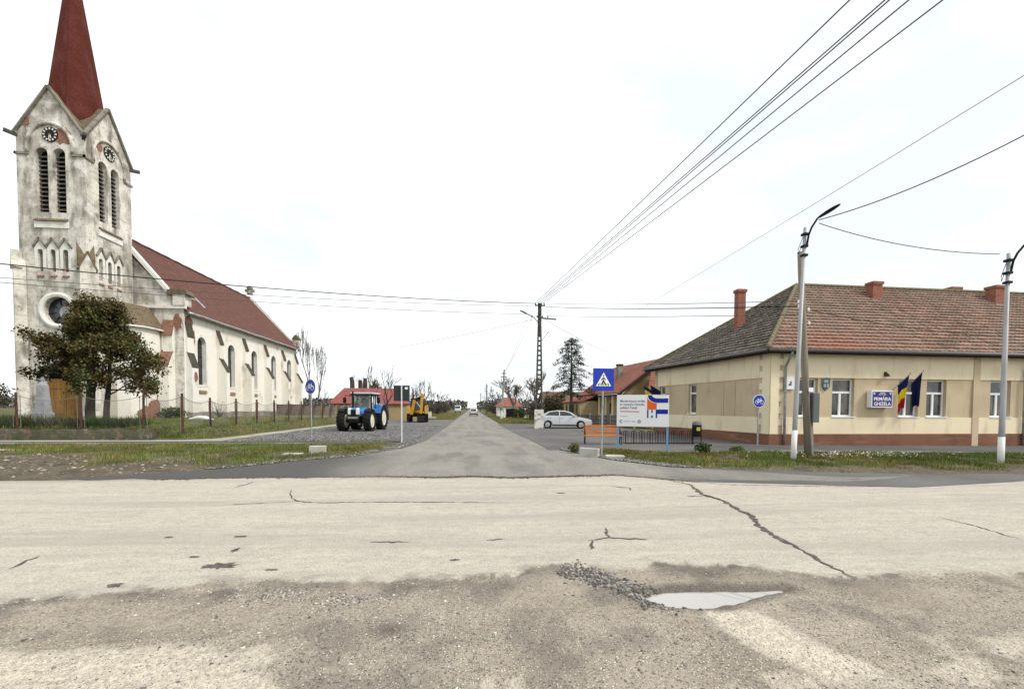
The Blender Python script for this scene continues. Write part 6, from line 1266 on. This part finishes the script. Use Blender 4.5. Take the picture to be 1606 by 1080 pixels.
MB().bar((-.65, -.25, .85), (-.30, -.35, 2.45), .34, .36).build('boom', m_yel, bh, bevel=.03); MB().bar((-.30, -.38, 2.45), (.55, -.40, 2.80), .26, .26).build('boom', m_tblk, bh); MB().bar((.52, -.45, 2.95), (.38, -.55, .95), .30, .36).build('dipper', m_yel, bh, bevel=.03)
MB().tube([(-.1, -.5, 2.2), (.30, -.62, 1.7)], .07, 6).build('hydraulic_ram', m_galv, bh); MB().lathe([(0, -.22), (.20, -.2), (.22, 0), (.20, .2), (0, .22)], 12, T(.52, -.45, 2.95) @ RX(PI/2)).build('pivot', m_yel, bh)
MB().prism([(-.75, .15), (-.45, .75), (.0, .72), (-.05, .2), (-.4, .02)], -.05, .75, T(.05, -.55, 0), axis='x').build('bucket', m_tblk, bh); MB().box(.85, 1.15, -.3, .0, 1.0, 1.9).build('tool_box', m_ywn, bh, bevel=.03)
MB().box(1.0, 1.2, .2, .4, 2.1, 2.4).build('mirror', m_tblk, bh)
# ================================================================== OVERHEAD WIRES
FANEND = [(7.62, 8.81, 10.0), (8.33, 8.74, 10.0), (8.42, 8.73, 10.0), (8.81, 8.69, 10.0), (9.49, 8.63, 10.0)]
S4A, S4B = (21.07, 70.0, 14.29), (12.43, 1.24, 9.36)
S5B = (13.22, 8.86, 8.33)
S7A, S7B = (-20.92, 64.0, 8.29), (14.86, 42.0, 6.25)
S9B = (24.28, 17.27, 4.81)
m_cable = mat('black_cable', (.02, .02, .021), .7); m_thin = mat('grey_wire', (.10, .10, .105), .6)
def span(label, lines, group='overhead wires'):
    s_ = thing('overhead_wires', label, 'wires', lines[0][0], 0, group); o0 = Vector(lines[0][0])
    for p, q, sag, r_, m_ in lines:
        p, q = Vector(p)-o0, Vector(q)-o0; n = 24; pts = [p.lerp(q, k/n)-Vector((0, 0, sag*4*(k/n)*(1-k/n))) for k in range(n+1)]; MB().tube(pts, r_, 5).build('wire', m_, s_)
LT = Vector((5.3, 35.7, 0)); W0 = Vector((11.43, 14.32, 0))
span('three wires from the lattice pole out over the church front', [(LT+Vector((-.3, 0, 9.95)), (-24.54, 22, 8.2), .35, .028, m_cable), (LT+Vector((-.55, 0, 9.75)), (-24.56, 22, 7.5), .3, .016, m_thin), (LT+Vector((-.6, 0, 9.1)), (-24.57, 22, 7.32), .3, .016, m_thin)])
span('three wires between the lattice pole and the wooden pole', [(LT+Vector((.3, 0, 9.98)), W0+Vector((-.36, 0, 5.3)), .10, .014, m_thin), (LT+Vector((.5, 0, 9.72)), W0+Vector((-.5, 0, 5.12)), .12, .020, m_cable), (LT+Vector((.6, 0, 9.0)), W0+Vector((-.45, 0, 4.85)), .08, .014, m_thin)])
fan = []
for k, u_ in enumerate(FANEND): 
    p = LT+Vector((-.3+.15*k, 0, 9.98)); q = Vector(u_); fan.append((p, p+(q-p)*1.35, .05, .016, m_thin))
span('five thin wires rising from the lattice pole over the road', fan)
span('single thin wire crossing high above the red-roofed house', [(S4A, S4B, .2, .010, m_thin)])
span('black cable from the nearer street lamp to the upper right', [((10.75, 13.3, 7.55), S5B, .25, .015, m_cable)]); span('slack black cable between the two street lamps', [((10.75, 13.3, 7.45), (15.7, 12.25, 6.32), .22, .012, m_cable)])
span('service wire from the lattice pole to the nave rear', [(LT+Vector((-.4, 0, 8.7)), S7A, .35, .014, m_thin)]); span('service wire from the lattice pole to the red-roofed house', [(LT+Vector((.2, 0, 8.9)), S7B, .25, .014, m_thin)])
span('dark cable running from the wooden pole across the tiled roof front', [(W0+Vector((-.35, -.05, 5.02)), S9B, .25, .013, m_cable)])
span('two faint wires between the lattice pole and the leaning pole', [(LT+Vector((-.5, 0, 9.0)), (4.3, 66.5, 6.3), .5, .012, m_thin), (LT+Vector((-.9, -.2, 9.0)), (4.2, 66.5, 6.6), .9, .012, m_thin)])

# ================================================================== FAR TREES
def bare_tree(seed, h_, spread, depth, r0, mt, up=.22, ratio=.74, trunk=.26, nb=(2, 3)):
    rg = random.Random(seed); out = []; tips = []; mb = MB(); d = Vector((rg.uniform(-.05, .05), 0, 1)).normalized()
    grow(rg, Vector((0, 0, -.1)), d, h_*trunk, r0, depth, out, tips, spread, ratio, up, nb, .13)
    zmax = max(p.z for pts, _ in out for p in pts); k = h_/zmax
    mb2 = MB(Matrix.Diagonal((k, k, k, 1)))
    for pts, rr in out: mb2.tube(pts, [max(x, .012) for x in rr], 6 if rr[0] > .07 else 3, cap=False)
    return mb2
def crown_split(seed, h_, *a, **k):
    """trunk and crown as two meshes"""
    rg = random.Random(seed); spread, depth, r0, mt = a; out = []; tips = []; d = Vector((rg.uniform(-.05, .05), 0, 1)).normalized()
    grow(rg, Vector((0, 0, -.1)), d, h_*k.get('trunk', .26), r0, depth, out, tips, spread, k.get('ratio', .74), k.get('up', .22), k.get('nb', (2, 3)), .13)
    zmax = max(p.z for pts, _ in out for p in pts); s = h_/zmax; S = Matrix.Diagonal((s, s, s, 1)); A_ = MB(S); B_ = MB(S)
    for i, (pts, rr) in enumerate(out):
        (A_ if i == 0 else B_).tube(pts, [max(x, k.get('rmin', .014)) for x in rr], 7 if i == 0 else (5 if rr[0] > .06 else 3), cap=False)
    return A_, B_
def place_tree(label, loc, seed, h_, spread, depth, r0, mt, grp='bare trees in the distance', **k):
    t_ = thing('bare_tree', label, 'tree', loc, random.Random(seed).uniform(0, 6), grp); A_, B_ = crown_split(seed, h_, spread, depth, r0, mt, **k); A_.build('trunk', mt, t_); B_.build('crown', mt, t_); return t_
place_tree('tall bare poplar just behind the nave end', (-25.2, 73, 0), 21, 14.4, .24, 5, .24, m_barkp, up=.6, ratio=.70, trunk=.30, rmin=.014, nb=(3, 4)); place_tree('thinner bare poplar close against the tall one behind the nave', (-24.7, 74, 0), 22, 12.0, .2, 4, .14, m_barkp, up=.65, ratio=.70, trunk=.3, rmin=.014, nb=(3, 4))
place_tree('small rounded bare tree above the brown wall', (-23.0, 75, 0), 23, 4.6, .75, 5, .14, m_barkg, rmin=.016); place_tree('dark forked bare tree before the red farm roof', (-10.5, 57.2, 0), 33, 7.4, .62, 4, .20, m_bark, rmin=.022, trunk=.34)
place_tree('slim bare tree rising behind the farm roof', (-16.2, 74, 0), 25, 8.6, .35, 4, .12, m_barkg, up=.5, rmin=.02); place_tree('bare tree left of the distant white van', (-9.4, 84, 0), 26, 7.0, .55, 5, .15, m_barkg, rmin=.02)
place_tree('round bare tree right of the leaning pole', (7.3, 76, 0), 27, 7.0, .75, 5, .22, m_barkg, rmin=.013, nb=(3, 4), trunk=.2); place_tree('bare tree close behind the lattice pole', (9.3, 66, 0), 28, 7.4, .7, 5, .22, m_barkg, rmin=.013, nb=(3, 4), trunk=.2); place_tree('bare dark tree left of the leaning pole', (5.2, 97, 0), 29, 6.2, .6, 5, .17, m_bark, rmin=.022)
ORDS = ['nearest', 'second', 'third', 'fourth', 'fifth', 'sixth', 'seventh']; ORD = [ORDS[:], ORDS[:]]
for i, (x, y, h_) in enumerate(((-11.5, 96, 5.5), (-13.5, 108, 6.5), (-9.8, 122, 5.8), (-15, 124, 7.5), (-12.5, 140, 7), (-8.5, 175, 6), (-12, 200, 8), (12.5, 100, 6.5), (9.5, 118, 6.5), (7.2, 130, 6), (8.2, 160, 7.5), (7.0, 210, 8))):
    place_tree('%s low bare tree from the camera along the far %s side of the road' % (ORD[0 if x < 0 else 1].pop(0), 'left' if x < 0 else 'right'), (x, y, 0), 50+i, h_, .7, 4, .16, m_barkg if i % 2 else m_bark, 'bare trees lining the far %s roadside' % ('left' if x < 0 else 'right'), rmin=.03)
# pollarded trunks behind the tractor
for i, (x, h_) in enumerate(((-18.6, 6.3), (-17.4, 5.9), (-16.7, 6.2))):
    pt = thing('pollarded_tree', ('leftmost', 'middle', 'rightmost')[i]+' of three thick lopped trunks above the tractor cab', 'tree', (x, 72+i*.3, 0), i, 'lopped trunks behind the farm building'); MB().tube([(0, 0, 0), (.1, 0, 2.5), (.05, 0, h_-.6), (.12*(i-1), 0, h_)], [.42, .36, .34, .27], 9).build('trunk', m_bark, pt)
    out = []; tips = []; rg = random.Random(i)
    for k in range(5): grow(rg, Vector((0, 0, h_-.5)), Vector((rg.uniform(-1, 1), rg.uniform(-1, 1), .8)).normalized(), .6, .03, 1, out, tips)
    branches(MB(), out).build('crown', m_bark, pt)
# shrubs
def shrub(label, loc, rx, rz_, n, pal, size=.10, seed=0, grp=None, name='shrub', twigs=40):
    s_ = thing(name, label, 'shrub', loc, 0, grp); rg = random.Random(seed); mb = MB()
    for k in range(twigs):
        a = rg.uniform(0, 2*PI); e_ = rg.uniform(.25, 1); q = Vector((math.cos(a)*rx*rg.uniform(.3, 1), math.sin(a)*rx*.7, rz_*2*e_)); mb.tube([(q.x*.1, q.y*.1, 0), q*.5+Vector((0, 0, .1)), q], [.03, .02, .012], 3, cap=False)
    mb.build('stems', m_bark, s_); d = RNG.normal(size=(n, 3)); d /= np.linalg.norm(d, axis=1, keepdims=True); r_ = RNG.random((n, 1))**.45; C = d*r_*np.array([rx, rx*.7, rz_]); lump = 1+.25*np.sin(d[:, :1]*7+seed)*np.cos(d[:, 2:]*5); C = C*lump+np.array([0, 0, rz_*1.0]); C = C[C[:, 2] > .02]; leaf_cards('foliage', C, s_, size, pal, 1.6); return s_
OL = [(.075, .065, .03), (.06, .055, .03), (.10, .08, .045), (.05, .042, .028)]
shrub('dense olive-brown shrub right of the lattice pole', (10.6, 58, 0), 2.0, 1.75, 5200, OL, .11, 1); shrub('second olive-brown shrub left of the brown cottage', (8.9, 61, 0), 1.4, 1.2, 2600, OL, .10, 2); shrub('dark purplish shrub by the concrete fence', (12.0, 47.5, 0), 1.0, .65, 1600, [(.045, .025, .03), (.06, .035, .035), (.035, .03, .022)], .09, 3)
shrub('green creeper-covered shrub by the far gates', (7.6, 70, 0), 1.2, .9, 1800, [(.06, .08, .025), (.08, .095, .035)], .10, 4); shrub('yellow-green conifer poking above the farm roof', (-14.8, 71, 0), 1.0, 3.0, 3200, [(.09, .085, .02), (.05, .06, .018), (.12, .10, .03)], .14, 5, name='conifer_shrub')
ORD = [ORDS[:], ORDS[:]]
BR = [(.085, .07, .055), (.065, .055, .045), (.11, .09, .07), (.05, .043, .036)]
for i, (x, y, rx, rz_) in enumerate(((-8.8, 92, 1.8, 1.2), (-11, 100, 2.2, 1.4), (-8.5, 112, 2., 1.3), (-11.5, 126, 2.6, 1.7), (-9, 145, 2.4, 1.6), (-10, 170, 3, 2), (5.9, 90, .9, .8), (8.8, 95, 1.8, 1.3), (6.0, 105, 1.6, 1.2), (6.3, 122, 2., 1.5), (7, 145, 2.2, 1.7), (6.5, 175, 2.6, 2.))):
    shrub('%s leafless brown shrub from the camera along the far %s roadside' % (ORD[0 if x < 0 else 1].pop(0), 'left' if x < 0 else 'right'), (x, y, 0), rx, rz_, 1500, BR, .13, 60+i, 'brown shrubs along the far %s roadside' % ('left' if x < 0 else 'right'))
shrub('bare weedy bush at the foot of the nave wall', (-24.2, 45.6, .55), .8, .8, 90, [(.12, .11, .06)], .06, 9, twigs=26); shrub('green weed tuft left of the right-hand billboard post', (8.35, 15.6, .05), .30, .20, 700, [(.07, .10, .03), (.10, .13, .045), (.05, .075, .025)], .05, 12, twigs=8); shrub('low green weed tuft near the street lamp foot', (9.7, 15.7, .05), .25, .12, 450, [(.07, .10, .03), (.10, .13, .045)], .05, 13, twigs=6)
shrub('dry weed tuft on the corner by the tapered block', (3.75, 16.2, .03), .22, .18, 380, [(.16, .14, .07), (.10, .11, .04)], .045, 14, twigs=10); shrub('climbing weeds at the foot of the church annex', (-25.9, 41.6, .5), 1.2, .55, 1400, [(.05, .075, .025), (.075, .09, .035)], .09, 15, twigs=8)
# spruce
spr = thing('spruce_tree', 'thin dark spruce with sparse branches behind the sedan', 'tree', (10.25, 46, 0)); rg = random.Random(4); tk = MB(); tk.tube([(0, 0, 0), (.03, 0, 3), (0, 0, 6), (.02, 0, 9.0)], [.19, .15, .09, .02], 8); C = []
for k in range(64):
    z = 2.9+6.0*(k/64)**.9; f_ = (z-2.9)/6.2; l = (2.7*(1-f_)**.5*rg.uniform(.5, 1.12)+.22); a = k*2.39996+rg.uniform(-.3, .3); d = Vector((math.cos(a), math.sin(a), 0)); slope = .22 if f_ < .5 else .05
    pts = [Vector((0, 0, z))+d*l*t_+Vector((0, 0, .12*math.sin(t_*PI)*l-l*slope*t_)) for t_ in (0, .35, .7, 1.)]; tk.tube(pts, [.04, .03, .02, .01], 4, cap=False)
    for j in range(int(3+l*6)):
        t_ = rg.uniform(.25, 1.03); p = Vector((0, 0, z))+d*l*t_+Vector((0, 0, .12*math.sin(t_*PI)*l-l*slope*t_)); sd2 = Vector((-d.y, d.x, 0))*rg.gauss(0, .20*(1.2-t_)+.05); m_n = 11
        C.append(np.array(p+sd2)[None]+RNG.normal(size=(m_n, 3))*np.array([.11, .11, .10])+np.array([0, 0, -.07]))
tk.build('trunk', m_bark, spr); leaf_cards('crown', np.concatenate(C), spr, .055, [(.018, .026, .016), (.028, .036, .02), (.012, .018, .012), (.035, .04, .024)], 2.6)
# far gates, low walls
gt = thing('garden_gate', 'dark panel gate between white posts beyond the parking place', 'gate', (5.6, 74, 0)); MB().box(0, 1.9, 0, .06, .1, 1.55).build('panel', m_tblk, gt)
for x in (-.25, 2.1, 3.2): MB().box(x-.16, x+.16, -.1, .2, 0, 1.6).build('post', m_white, gt)
MB().box(2.25, 3.05, 0, .06, .1, 1.3).build('panel', m_white, gt)
wf = thing('picket_fence', 'grey weathered fence running beside the far gates', 'fence', (8.9, 70, 0)); pk = None
for k in range(22): o = MB().box(0, .12, 0, .03, .05, 1.3).build('picket', m_fc, wf) if pk is None else share(pk, 'picket', wf); pk = pk or o; o.location = (k*.16, -k*.35, 0)
MB().bar((0, .05, 1.0), (3.5, -7.6, 1.0), .04, .08).build('rail', m_fc, wf)
lw = thing('low_white_wall', 'low whitish garden wall beyond the backhoe', 'wall', (-9.5, 78, 0)); MB().box(0, 2.6, 0, .2, 0, 1.0).build('panel', m_white, lw); MB().box(-.05, 2.65, -.05, .25, 1.0, 1.08).build('coping', m_stone, lw)
slb = MB().add([(x, y, z) for z in (0, .22) for y in (0, .9) for x in (0, 3.4)], [(0, 2, 3, 1), (4, 5, 7, 6), (0, 1, 5, 4), (2, 6, 7, 3), (0, 4, 6, 2), (1, 3, 7, 5)]).build('concrete_slab', m_cblk, None, bevel=.02, loc=(-8.6, 66, .05), rz=R(4)); slb['label'] = 'pale concrete slab lying in the grass beyond the backhoe'; slb['category'] = 'slab'
# distant wood on the horizon: one mass
n = 26000; x = RNG.uniform(-420, 420, n); y = RNG.uniform(330, 520, n); hgt = 5+6*fbm(x, y*.3, .035); z = RNG.random(n)**.8*hgt; k = np.abs(x) > 5; C = np.stack([x, y, z], 1)[k]
o = leaf_cards('distant_wood', C, None, 1.5, [(.085, .078, .068), (.07, .066, .058), (.10, .092, .08)], 1.5); o['kind'] = 'stuff'; o['label'] = 'grey-brown leafless wood along the horizon'; o['category'] = 'wood'
# debris by the nave
db = MB().tube([(-.9, 0, .1), (-.3, .1, .22), (.3, 0, .16), (.8, .1, .06)], [.06, .16, .18, .05], 7).build('plastic_sheet', m_swhite, None, loc=(-20.6, 36.4, .58)); db['label'] = 'crumpled white plastic lying on the churchyard grass'; db['category'] = 'litter'
